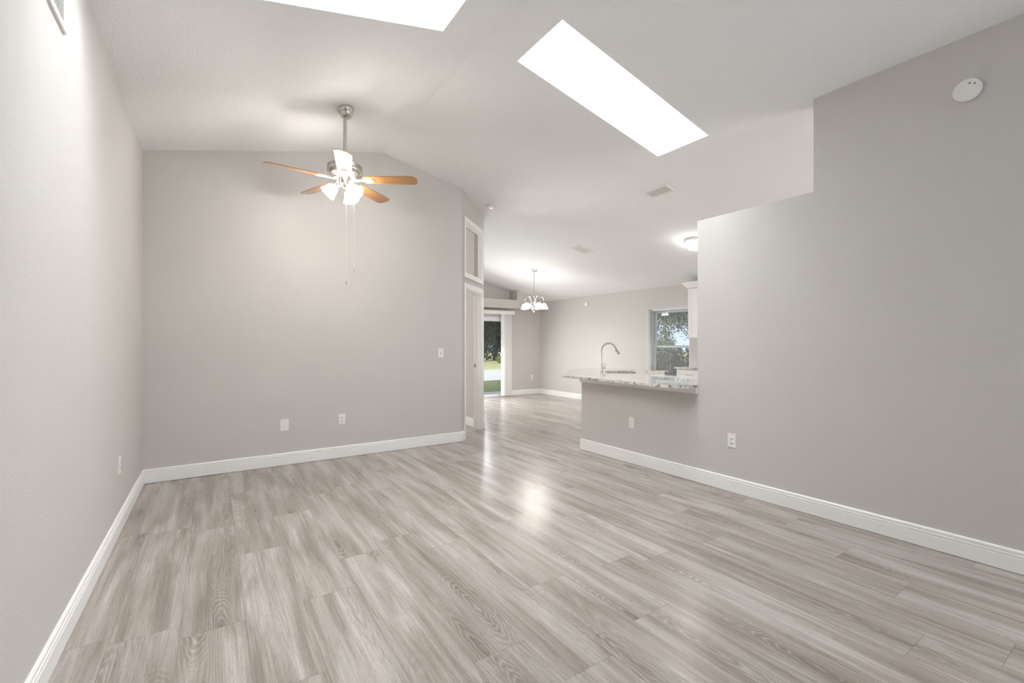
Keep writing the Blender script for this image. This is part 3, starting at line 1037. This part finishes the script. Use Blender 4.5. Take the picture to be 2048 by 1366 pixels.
def ceiling_vent(label, x, y, lx_, ly_, slat_axis, group):
    t = thing('ceiling_vent', label, 'vent', (x, y, ceil_z(x)), 0, group)
    R = Matrix.Rotation(slope_rot(x), 4, 'Y')
    bm = new()
    a, b = lx_ / 2, ly_ / 2
    w = 0.022
    for (p0, p1, q0, q1) in ((-a, a, -b, -b + w), (-a, a, b - w, b), (-a, -a + w, -b + w, b - w), (a - w, a, -b + w, b - w)):
        box(bm, p0, p1, q0, q1, -0.010, 0.001, 0.003)
    f_ = finish('frame', bm, M_PLATE, t)
    f_.matrix_local = R
    bm = new()
    box(bm, -a + w, a - w, -b + w, b - w, -0.0015, 0.0015)
    g_ = finish('duct_opening', bm, M_DARK, t)
    g_.matrix_local = R
    n = 5 if slat_axis == 'y' else 6
    span = (2 * (a - w)) if slat_axis == 'y' else (2 * (b - w))
    for i in range(n):
        c = -span / 2 + span * (i + .5) / n
        bm = new()
        if slat_axis == 'y':
            box(bm, -0.0082, 0.0082, -b + w, b - w, -0.0008, 0.0008, 0, Matrix.Translation((c, 0, -0.0075)) @ Matrix.Rotation(rad(10), 4, 'Y'))
        else:
            box(bm, -a + w, a - w, -0.0115, 0.0115, -0.0008, 0.0008, 0, Matrix.Translation((0, c, -0.0075)) @ Matrix.Rotation(rad(-8), 4, 'X'))
        s_ = finish('louver', bm, M_PLATE, t)
        s_.matrix_local = R
    return t


ceiling_vent('white louvered ceiling vent nearest the skylight, above the wall step', 4.336, 3.42, 0.185, 0.335, 'y', 'ceiling vents')
ceiling_vent('white ceiling vent farther back, left of the kitchen dome light', 5.18, 5.652, 0.315, 0.26, 'x', 'ceiling vents')

# return grille high on the left wall
gr = thing('return_air_grille', 'white return air grille high on the left wall', 'vent', (XL, 2.375, 2.975), rad(90))
bm = new()
GW, GH = 0.385, 0.285
w = 0.028
for (p0, p1, q0, q1) in ((-GW, GW, -GH, -GH + w), (-GW, GW, GH - w, GH), (-GW, -GW + w, -GH + w, GH - w), (GW - w, GW, -GH + w, GH - w)):
    box(bm, p0, p1, -0.012, 0.001, q0, q1, 0.003)
finish('frame', bm, M_PLATE, gr)
bm = new()
box(bm, -GW + w, GW - w, -0.001, 0.001, -GH + w, GH - w)
finish('duct_opening', bm, M_LIGHTSLOT, gr)
n = 30
for i in range(n):
    xx = -GW + w + (2 * (GW - w)) * (i + .5) / n
    bm = new()
    box(bm, -0.010, 0.010, -0.0008, 0.0008, -GH + w, GH - w, 0, Matrix.Translation((xx, -0.006, 0)) @ Matrix.Rotation(rad(25), 4, 'Z'))
    finish('louver', bm, M_PLATE, gr)

# ceiling smoke detector
sx_, sy_ = 3.362, 5.587
sd = thing('smoke_detector', 'white smoke detector on the ceiling beside the transom', 'smoke detector', (sx_, sy_, ceil_z(sx_)))
R = Matrix.Rotation(slope_rot(sx_), 4, 'Y')
bm = new()
lathe(bm, [(0, 0.001), (0.070, 0.001), (0.071, -0.008), (0.068, -0.012)], 32, R)
lathe(bm, [(0.066, -0.010), (0.063, -0.026), (0.052, -0.034), (0.030, -0.037), (0, -0.038)], 32, R)
body_ = finish('housing', bm, M_PLATE, sd, True)
bm = new()
for i in range(20):
    a = 2 * PI * i / 20
    box(bm, 0.062, 0.0668, -0.005, 0.005, -0.022, -0.015, 0, R @ Matrix.Rotation(a, 4, 'Z'))
finish('vent_slots', bm, M_GREYSLOT, sd)
bm = new()
lathe(bm, [(0, -0.0375), (0.009, -0.0385), (0.010, -0.036)], 12, R @ Matrix.Translation((0.028, 0.0, 0)))
finish('test_button', bm, M_GREYSLOT, sd)


def wall_disc(name, label, loc, rotz, r, d, cat, holes):
    t = thing(name, label, cat, loc, rotz)
    Rm = Matrix.Rotation(rad(90), 4, 'X')     # lathe axis -> -y (out of the wall)
    bm = new()
    lathe(bm, [(0, -0.001), (r * 0.93, -0.001), (r * 0.93, d * 0.35), (r, d * 0.38), (r, d * 0.86), (r * 0.95, d), (0, d)], 40, Rm)
    finish('housing', bm, M_PLATE, t, True)
    for (hx, hz, hr) in holes:
        bm = new()
        lathe(bm, [(0, d - 0.001), (hr, d - 0.001), (hr, d + 0.0006), (0, d + 0.0008)], 16, Rm)
        finish('indicator', bm, M_GREYSLOT if hr > .006 else M_DARK, t, loc=(hx, 0, hz))
    return t


wall_disc('smoke_detector', 'round white smoke detector high on the right wall', (XR, 0.748, 2.872), rad(-90), 0.066, 0.030, 'smoke detector',
          [(0.012, 0.034, 0.0065), (0.034, 0.024, 0.0045)])
wall_disc('wall_sensor', 'small round white sensor high on the dining side wall', (XD, 7.765, 2.243), rad(-90), 0.050, 0.032, 'sensor', [])


# ------------------------------------------------------------------ outlets and switches
def plate_root(name, label, loc, rotz, cat, group=None, w=0.074, h=0.120):
    t = thing(name, label, cat, loc, rotz, group)
    bm = new()
    box(bm, -w / 2, w / 2, -0.0065, 0.0005, -h / 2, h / 2, 0.0025)
    finish('cover_plate', bm, M_PLATE, t)
    return t


def outlet(label, loc, rotz):
    t = plate_root('wall_outlet', label, loc, rotz, 'outlet', 'duplex wall outlets')
    for s in (-1, 1):
        bm = new()
        Rm = Matrix.Rotation(rad(90), 4, 'X')
        lathe(bm, [(0, 0.0060), (0.0168, 0.0060), (0.0168, 0.0085), (0.0158, 0.0092), (0, 0.0092)], 24, Rm)
        r_ = finish('receptacle', bm, M_PLATE, t, True, loc=(0, 0, s * 0.0195))
        bm = new()
        box(bm, -0.0082, -0.0052, -0.0099, -0.0088, -0.002, 0.0085)
        box(bm, 0.0052, 0.0082, -0.0099, -0.0088, -0.001, 0.0075)
        lathe(bm, [(0, 0.0088), (0.0030, 0.0088), (0.0030, 0.0099), (0, 0.0099)], 10, Matrix.Translation((0, 0, -0.0075)) @ Rm)
        finish('slots', bm, M_DARK, r_)
    bm = new()
    lathe(bm, [(0, 0.0078), (0.003, 0.0072), (0.0032, 0.006)], 10, Matrix.Rotation(rad(90), 4, 'X'))
    finish('screw', bm, M_STEEL, t)
    return t


outlet('white duplex outlet low on the gable wall', (1.256, YB, 0.446), 0)
outlet('white duplex outlet on the right wall beyond the counter end', (XR, 2.257, 0.458), rad(-90))
outlet('white duplex outlet low on the left wall near the corner', (XL, 4.185, 0.463), rad(90))
outlet('white duplex outlet on the far dining wall beside the blind', (6.998, YF, 0.451), 0)

t = plate_root('wall_outlet', 'white rocker style outlet on the half wall under the counter', (XR, 3.411, 0.447), rad(-90), 'outlet')
bm = new()
box(bm, -0.0165, 0.0165, -0.0085, -0.0055, -0.033, 0.033, 0.001)
r_ = finish('receptacle', bm, M_PLATE, t)
bm = new()
bm.free()
for s in (-1, 1):
    bm = new()
    box(bm, -0.008, -0.0055, -0.0091, -0.008, s * 0.020 - 0.003, s * 0.020 + 0.006)
    box(bm, 0.0055, 0.008, -0.0091, -0.008, s * 0.020 - 0.003, s * 0.020 + 0.006)
    finish('slots', bm, M_GREYSLOT, r_)
bm = new()
box(bm, -0.006, 0.006, -0.0094, -0.008, -0.006, 0.006, 0.0005)
finish('reset_buttons', bm, M_PLATE, r_)

t = plate_root('blank_wall_plate', 'white blank cover plate low on the gable wall', (0.654, YB, 0.438), 0, 'wall plate', None, 0.084, 0.128)
for zz in (0.042, -0.042):
    bm = new()
    lathe(bm, [(0, 0.0078), (0.003, 0.0072), (0.0032, 0.006)], 10, Matrix.Rotation(rad(90), 4, 'X'))
    finish('screw', bm, M_STEEL, t, loc=(0, 0, zz))

t = plate_root('light_switch', 'white toggle switch on the gable wall by the doorway', (2.505, YB, 1.201), 0, 'light switch')
bm = new()
box(bm, -0.006, 0.006, -0.0072, -0.006, -0.0125, 0.0125)
finish('switch_slot', bm, M_GREYSLOT, t)
bm = new()
box(bm, -0.0045, 0.0045, -0.018, 0.0, -0.005, 0.005, 0.001, Matrix.Translation((0, -0.005, 0.003)) @ Matrix.Rotation(rad(-28), 4, 'X'))
finish('toggle', bm, M_PLATE, t)
for zz in (0.03, -0.03):
    bm = new()
    lathe(bm, [(0, 0.0078), (0.003, 0.0072), (0.0032, 0.006)], 10, Matrix.Rotation(rad(90), 4, 'X'))
    finish('screw', bm, M_STEEL, t, loc=(0, 0, zz))

# ------------------------------------------------------------------ peninsula: counter, cabinets, sink, faucet
SINK = [(4.388, 4.349), (4.667, 4.041), (5.080, 4.500), (4.858, 4.722)]
sc_c = Vector((4.747, 4.403))
su, sv = Vector((1, 1)).normalized(), Vector((1, -1)).normalized()
SHL, SHW = 0.315, 0.205


def sq(u, v, z=None):
    p = sc_c + su * u + sv * v
    return (p.x, p.y) if z is None else (p.x, p.y, z)


TOP = [(3.632, 4.330), (4.700, 5.373), (5.180, 5.340), (5.610, 4.700), (5.610, 4.260), (5.090, 4.260), (4.420, 3.590), (4.420, 2.600),
       (3.985, 2.600), (3.985, 2.598), (3.862, 2.598), (3.760, 2.604), (3.672, 2.640), (3.620, 2.710), (3.598, 2.80), (3.600, 2.95), (3.622, 3.14), (3.634, 3.34), (3.636, 3.60)]
bm = new()


def rounded(pts):
    return pts


outer_t = [bm.verts.new((x, y, CT)) for x, y in TOP]
outer_b = [bm.verts.new((x, y, CB)) for x, y in TOP]
hole = []
for (u, v) in ((-SHL, -SHW), (SHL, -SHW), (SHL, SHW), (-SHL, SHW)):
    su_, sv_ = math.copysign(1, u), math.copysign(1, v)
    r = 0.04
    angs = [0, 30, 60, 90]
    arc = [(u - su_ * r + su_ * r * math.cos(rad(a)), v - sv_ * r + sv_ * r * math.sin(rad(a))) for a in angs]
    if su_ * sv_ < 0:
        arc = arc
    else:
        arc = arc
    hole.append(arc)
# order around: (-,-) (+,-) (+,+) (-,+)
order = hole[0] + hole[1][::-1] + hole[2] + hole[3][::-1]
order_ = []
for (u, v) in order:
    order_.append((u, v))
hp = [sq(u, v) for u, v in order_]
hole_t = [bm.verts.new((x, y, CT)) for x, y in hp]
hole_b = [bm.verts.new((x, y, CB)) for x, y in hp]


def loop_edges(vs):
    out = []
    for i in range(len(vs)):
        out.append(bm.edges.new((vs[i], vs[(i + 1) % len(vs)])))
    return out


et = loop_edges(outer_t) + loop_edges(hole_t)
bmesh.ops.triangle_fill(bm, use_beauty=True, use_dissolve=False, edges=et)
eb = loop_edges(outer_b) + loop_edges(hole_b)
bmesh.ops.triangle_fill(bm, use_beauty=True, use_dissolve=False, edges=eb)
for a_, b_ in ((outer_t, outer_b), (hole_t, hole_b)):
    for i in range(len(a_)):
        j = (i + 1) % len(a_)
        bm.faces.new((a_[i], a_[j], b_[j], b_[i]))
top_o = finish('granite_countertop', bm, M_GRAN)
tag(top_o, 'pale speckled granite countertop on the half wall with the sink', 'countertop')
bv = top_o.modifiers.new('eased_edge', 'BEVEL')
bv.width = 0.004
bv.segments = 2
bv.limit_method = 'ANGLE'
bv.angle_limit = rad(50)

baseboard('trim_1', [(XR + 0.110, 4.225), (XR, 4.225), (XR, 2.601)], 'painted moulding under the granite overhang',
          prof=[(0, CB - 0.056), (0.018, CB - 0.056), (0.018, CB - 0.030), (0.030, CB - 0.012), (0.030, CB - 0.0006), (0, CB - 0.0006)], cat='trim')

bc = thing('base_cabinet', 'white base cabinets under the sink counter', 'cabinet', (0, 0, 0))
bm = new()
body = [(3.980, 4.05), (4.74, 4.80), (5.12, 4.80), (5.57, 4.60), (5.57, 4.295), (5.075, 4.295), (4.385, 3.605), (4.385, 2.62), (3.980, 2.62)]
n_ = len(body)
lo = [bm.verts.new((x, y, 0.10)) for x, y in body]
hi = [bm.verts.new((x, y, CB - 0.001)) for x, y in body]
bm.faces.new(lo)
for i in range(n_):
    j = (i + 1) % n_
    bm.faces.new((lo[i], lo[j], hi[j], hi[i]))
finish('carcass', bm, M_CAB, bc)
bm = new()
prism(bm, [(3.99, 4.0), (4.74, 4.74), (5.10, 4.74), (5.52, 4.55), (5.52, 4.36), (5.05, 4.36), (4.32, 3.63), (4.32, 2.64), (3.99, 2.64)], 'z', 0, 0.10)
finish('toe_kick', bm, M_CAB, bc)


def shaker(parent, name, p, d, w, z0, z1, handle='knob'):
    """shaker front: p = left-bottom 2-D corner, d = unit direction along the face; outward is d rotated -90"""
    nn = Vector((d.y, -d.x))
    M = Matrix(((d.x, -nn.x, 0, p.x), (d.y, -nn.y, 0, p.y), (0, 0, 1, 0), (0, 0, 0, 1)))
    bm = new()
    rw = min(0.055, (z1 - z0) * 0.28)
    box(bm, 0, w, -0.012, 0, z0, z1)
    for (a, b, c, e) in ((0, rw, z0, z1), (w - rw, w, z0, z1), (rw, w - rw, z0, z0 + rw), (rw, w - rw, z1 - rw, z1)):
        box(bm, a, b, -0.019, -0.010, c, e, 0.002)
    bmesh.ops.transform(bm, matrix=M, verts=bm.verts[:])
    f = finish(name, bm, M_CAB, parent)
    bm = new()
    if handle == 'bar':
        zc_ = (z0 + z1) / 2
        tube(bm, [(w / 2 - .07, -0.045, zc_), (w / 2 + .07, -0.045, zc_)], 0.005, 8)
        for s in (-0.05, 0.05):
            tube(bm, [(w / 2 + s, -0.045, zc_), (w / 2 + s, -0.018, zc_)], 0.004, 8)
    else:
        tube(bm, [(w - .03, -0.045, z0 + .08), (w - .03, -0.045, z0 + .20)], 0.005, 8)
        for s in (0.095, 0.185):
            tube(bm, [(w - .03, -0.045, z0 + s), (w - .03, -0.018, z0 + s)], 0.004, 8)
    bmesh.ops.transform(bm, matrix=M, verts=bm.verts[:])
    finish('handle', bm, M_STEEL, f)
    return f


dv = Vector((1, 1)).normalized()
shaker(bc, 'door', Vector((4.40, 3.62)), dv, 0.46, 0.12, 0.88)
shaker(bc, 'door', Vector((4.73, 3.95)), dv, 0.46, 0.12, 0.88)
shaker(bc, 'door', Vector((5.10, 4.295)), Vector((1, 0)), 0.45, 0.12, 0.68)
shaker(bc, 'drawer', Vector((5.10, 4.295)), Vector((1, 0)), 0.45, 0.70, 0.88, 'bar')

sk = thing('undermount_sink', 'stainless undermount sink set diagonally in the granite counter', 'sink', (sc_c.x, sc_c.y, 0), rad(45))
# local frame after 45 deg: x = su, y = (-1,1)/sqrt2
bm = new()
r_out, r_in = [], []


def rrect(hx, hy, r, z):
    pts = []
    for (sx2, sy2, a0) in ((1, 1, 0), (-1, 1, 90), (-1, -1, 180), (1, -1, 270)):
        for a in (0, 30, 60, 90):
            aa = rad(a0 + a)
            pts.append(((hx - r) * sx2 + r * math.cos(aa), (hy - r) * sy2 + r * math.sin(aa), z))
    return pts


loops = [rrect(SHL + 0.018, SHW + 0.018, 0.05, CB - 0.0012), rrect(SHL + 0.002, SHW + 0.002, 0.042, CB - 0.0012), rrect(SHL - 0.004, SHW - 0.004, 0.045, CB - 0.16),
         rrect(SHL - 0.035, SHW - 0.035, 0.05, CB - 0.20), rrect(0.045, 0.045, 0.044, CB - 0.205)]
rv = [[bm.verts.new(p) for p in lp] for lp in loops]
for a_, b_ in zip(rv[:-1], rv[1:]):
    for i in range(len(a_)):
        j = (i + 1) % len(a_)
        bm.faces.new((a_[i], a_[j], b_[j], b_[i]))
bm.faces.new(rv[-1])
finish('basin', bm, M_STEEL, sk, True)
bm = new()
lathe(bm, [(0, CB - 0.2035), (0.030, CB - 0.2035), (0.040, CB - 0.200), (0.042, CB - 0.204)], 20)
finish('drain', bm, M_NICKEL, sk, True)

fc = thing('kitchen_faucet', 'brushed nickel gooseneck pull-down faucet behind the sink', 'faucet', (4.550, 4.565, CT), rad(-45))
# local x points to the sink (1,-1)
bm = new()
lathe(bm, [(0, 0), (0.027, 0), (0.028, 0.004), (0.024, 0.010), (0.0205, 0.016), (0.0205, 0.108), (0.018, 0.113), (0, 0.113)], 24)
finish('body', bm, M_STEEL, fc, True)
bm = new()
pts = [(0, 0, 0.10), (0, 0, 0.20), (0, 0, 0.285)]
Rr = 0.100
for i in range(1, 13):
    a = PI - (PI * 0.87) * i / 12
    pts.append((Rr + Rr * math.cos(a), 0, 0.293 + 1.1 * Rr * math.sin(a)))
tube(bm, pts, 0.0125, 14)
finish('spout', bm, M_STEEL, fc, True)
e0, e1 = Vector(pts[-2]), Vector(pts[-1])
dd = (e1 - e0).normalized()
bm = new()
tube(bm, [e1 - dd * 0.005, e1 + dd * 0.03, e1 + dd * 0.075, e1 + dd * 0.105], [0.0135, 0.0145, 0.018, 0.0195], 16)
finish('spray_head', bm, M_STEEL, fc, True)
bm = new()
pc = e1 + dd * 0.035 + Vector((dd.z, 0, -dd.x)).normalized() * 0.0145
box(bm, pc.x - 0.005, pc.x + 0.005, -0.006, 0.006, pc.z - 0.011, pc.z + 0.011, 0.002)
finish('spray_button', bm, M_DARK, fc)
bm = new()
hd = Vector((0.90, 0.40, 0)).normalized()
tube(bm, [hd * 0.015 + Vector((0, 0, 0.055)), hd * 0.058 + Vector((0, 0, 0.055))], 0.0145, 16)
tube(bm, [hd * 0.052 + Vector((0, 0, 0.060)), hd * 0.056 + Vector((0, 0, 0.125))], 0.0035, 8)
finish('handle', bm, M_STEEL, fc, True)

# wall run on the right: base cabinet, its own counter, upper cabinet, backsplash
KYE = 4.84
bc2 = thing('base_cabinet', 'white drawer base cabinet against the window side wall', 'cabinet', (0, 0, 0))
bm = new()
box(bm, 6.60, XD - 0.001, 2.2, KYE, 0.10, CB - 0.001)
finish('carcass', bm, M_CAB, bc2)
bm = new()
box(bm, 6.67, XD - 0.001, 2.2, KYE - 0.02, 0.0, 0.10)
finish('toe_kick', bm, M_CAB, bc2)
dn = Vector((0, -1))
for i in range(5):
    p = Vector((6.60, KYE - 0.02 - i * 0.52))
    shaker(bc2, 'drawer', p, dn, 0.50, 0.73, 0.88, 'bar')
    shaker(bc2, 'door', p, dn, 0.50, 0.12, 0.71)
bm = new()
box(bm, 6.565, XD - 0.001, 2.2, KYE + 0.03, CB, CT, 0.004)
tag(finish('granite_countertop', bm, M_GRAN), 'granite countertop on the drawer cabinet below the wall cabinet', 'countertop')
bm = new()
box(bm, XD - 0.010, XD - 0.001, 2.2, 4.55, CT, 1.43)
struct(finish('trim_2', bm, M_MOSAIC), 'mosaic tile backsplash under the wall cabinet', 'backsplash')

uc = thing('wall_cabinet', 'white crown-topped wall cabinet beside the dining window', 'cabinet', (0, 0, 0))
UY1 = 4.865
bm = new()
box(bm, 6.96, XD - 0.001, 2.2, UY1, 1.425, 2.295)
finish('carcass', bm, M_CAB, uc)
for i in range(4):
    shaker(uc, 'door', Vector((6.96, UY1 - 0.006 - i * 0.6)), dn, 0.59, 1.432, 2.285)
bm = new()
# crown: profile swept along front and returned along the end
cp = [(0.0, 0.0), (0.010, 0.0), (0.014, 0.012), (0.070, 0.078), (0.075, 0.090), (0.075, 0.100), (0.0, 0.100)]
rings = []
base = [(6.941, 2.2, -1, 0), (6.941, UY1, -1, 1), (XD - 0.001, UY1, 0, 1)]
for (bx, by, ox, oy) in base:
    rings.append([bm.verts.new((bx + ox * u, by + oy * u, 2.295 + z_)) for u, z_ in cp])
for a_, b_ in zip(rings[:-1], rings[1:]):
    for i in range(len(cp)):
        j = (i + 1) % len(cp)
        bm.faces.new((a_[i], a_[j], b_[j], b_[i]))
bm.faces.new(rings[0])
bm.faces.new(rings[-1])
finish('crown_moulding', bm, M_CAB, uc)

# ------------------------------------------------------------------ outdoors
bm = new()
box(bm, XL - 2, XD + 1.0, YF + 0.14, 10.9, -0.16, -0.03)
struct(finish('patio', bm, M_PATIO), 'grey concrete patio strip outside the glass door', 'patio')


def ground(name, x0, x1, y0, y1, z, mat, label, cat, kind='structure'):
    bm = new()
    box(bm, x0, x1, y0, y1, z - 0.15, z)
    o = finish(name, bm, mat)
    o['kind'] = kind
    o['label'] = label
    o['category'] = cat


ground('lawn', -40, 60, 10.9, 14.3, -0.03, M_GRASS, 'green lawn just beyond the patio', 'lawn')
ground('driveway', -40, 60, 14.3, 20.3, -0.03, M_ROAD, 'pale concrete drive crossing behind the lawn', 'driveway')
ground('field', -40, 60, 20.3, 75, -0.03, M_GRASSDRY, 'yellow-green grass beyond the drive', 'grass')
ground('side_lawn', XD + 1.0, 60, -20, 10.9, -0.06, M_GRASS, 'grass outside the dining window', 'lawn')


def leaf_mesh(bm, pos, ln, wd, direction, rng):
    d = direction.normalized()
    s = d.cross(Vector((rng.uniform(-1, 1), rng.uniform(-1, 1), rng.uniform(-1, 1))))
    if s.length < 1e-3:
        s = Vector((1, 0, 0))
    s.normalize()
    nrm = d.cross(s) * (wd * 0.25)
    p0 = pos
    a = pos + d * ln * 0.45 + s * wd * 0.5 + nrm
    b = pos + d * ln * 0.45 - s * wd * 0.5 + nrm
    m_ = pos + d * ln * 0.5
    p1 = pos + d * ln
    v = [bm.verts.new(q) for q in (p0, a, p1, b, m_)]
    bm.faces.new((v[0], v[1], v[4]))
    bm.faces.new((v[1], v[2], v[4]))
    bm.faces.new((v[2], v[3], v[4]))
    bm.faces.new((v[3], v[0], v[4]))


def tree(name, label, cat, loc, blobs, n, ln, wd, mat, trunk_h, trunk_r, seed, droop=0.5, group=None, hollow=0.35, core=None):
    rng = random.Random(seed)
    t = thing(name, label, cat, loc, 0, group)
    bm = new()
    tot = sum(b[3] * b[4] * b[5] for b in blobs)
    for (bx, by, bz, rx, ry, rz) in blobs:
        k = int(n * rx * ry * rz / tot)
        for _ in range(k):
            v = Vector((rng.gauss(0, 1), rng.gauss(0, 1), rng.gauss(0, 1))).normalized()
            q = (hollow + (1 - hollow) * rng.random()) * (1 + 0.12 * rng.uniform(-1, 1))
            pos = Vector((bx + v.x * rx * q, by + v.y * ry * q, max(0.05, bz + v.z * rz * q)))
            d = Vector((v.x + rng.uniform(-.6, .6), v.y + rng.uniform(-.6, .6), v.z * 0.4 + rng.uniform(-.5, .5) - droop))
            leaf_mesh(bm, pos, ln * rng.uniform(.7, 1.2), wd * rng.uniform(.7, 1.2), d, rng)
    me = bpy.data.meshes.new('foliage')
    bm.to_mesh(me)
    bm.free()
    me.materials.append(mat)
    f = bpy.data.objects.new('foliage', me)
    COL.objects.link(f)
    f.parent = t
    bm = new()
    b0 = blobs[0]
    tube(bm, [(0, 0, -0.05), (0.03, 0.02, trunk_h * 0.5), (b0[0] * 0.3, b0[1] * 0.3, trunk_h)], [trunk_r, trunk_r * 0.75, trunk_r * 0.55], 10)
    for b in blobs:
        tube(bm, [(b0[0] * 0.3 * .7, b0[1] * 0.3 * .7, trunk_h * 0.75), (b[0] * .6, b[1] * .6, (trunk_h * .75 + b[2]) / 2), (b[0], b[1], b[2])], [trunk_r * .5, trunk_r * .35, trunk_r * .15], 7)
    finish('trunk', bm, M_BARK, t, True)
    return t


# dark drooping tree outside the patio door (its trunk stands left of the opening)
tree('drooping_tree', 'dark drooping broadleaf tree hanging across the patio door view', 'tree', (5.4, 12.6, -0.03),
     [(1.35, -1.0, 3.3, 2.0, 1.4, 1.5), (1.25, -1.1, 1.85, 0.36, 0.45, 1.0), (1.62, -1.2, 2.35, 0.60, 0.5, 1.0), (0.8, -0.8, 2.2, 0.6, 0.5, 1.2)], 15000, 0.145, 0.038, M_LEAF_DARK, 2.4, 0.16, 3, droop=1.1, hollow=0.05)
for i, (bx, by, hh) in enumerate(((13.6, 31.0, 6.5), (19.6, 32.0, 6.8), (26.4, 31.0, 6.2))):
    tree('background_tree', ['dark blue-green tree far beyond the drive, leftmost through the patio door', 'dark blue-green tree far beyond the drive, middle of its row', 'dark blue-green tree far beyond the drive, rightmost of its row'][i],
         'tree', (bx, by, -0.03), [(0, 0, hh * .53, 2.75, 1.8, hh * .50)], 12000, 0.36, 0.18, M_LEAF_BLUE, hh * .5, 0.22, 20 + i, group='trees beyond the drive', hollow=0.05, droop=0.3)
tree('pale_bush', 'pale green bush beyond the drive, seen through the patio door', 'bush', (16.9, 26.6, -0.03),
     [(0, 0, 0.30, 0.45, 0.4, 0.32)], 900, 0.10, 0.05, M_LEAF_LIGHT, 0.4, 0.06, 31)

# outside the dining window
tree('spreading_tree', 'loose spreading tree with sky gaps outside the dining window', 'tree', (15.0, 9.0, -0.06),
     [(-0.9, 1.7, 2.85, 1.8, 2.3, 1.0), (-0.4, 0.7, 2.25, 1.0, 1.0, 0.8), (0.4, 2.6, 2.7, 1.3, 1.3, 0.9)], 14000, 0.085, 0.045, M_LEAF_MID, 2.0, 0.09, 41, hollow=0.05)
tree('conical_shrub', 'tall pointed green shrub outside the dining window', 'shrub', (11.78, 9.03, -0.06),
     [(0, 0, 0.7, 0.42, 0.42, 0.8), (0, 0, 1.4, 0.28, 0.28, 0.5), (0, 0, 1.85, 0.13, 0.13, 0.35)], 3200, 0.09, 0.045, M_LEAF_SHRUB, 0.9, 0.06, 43, hollow=0.3)
tree('hedge', 'dark clipped hedge low outside the dining window', 'hedge', (9.9, 7.3, -0.06),
     [(0, -1.2, 0.68, 0.6, 0.75, 0.72), (0, -0.4, 0.66, 0.6, 0.75, 0.72), (0, 0.4, 0.68, 0.6, 0.75, 0.72), (0, 1.2, 0.66, 0.6, 0.75, 0.72)], 9000, 0.11, 0.055, M_LEAF_DARK, 0.5, 0.05, 50, hollow=0.2)
tree('broadleaf_plant', 'light green broadleaf plant beside the pointed shrub outside the dining window', 'plant', (10.82, 8.52, -0.06),
     [(0, 0, 1.15, 0.12, 0.12, 0.4)], 200, 0.14, 0.06, M_LEAF_LIGHT, 0.8, 0.03, 61, droop=-0.4)
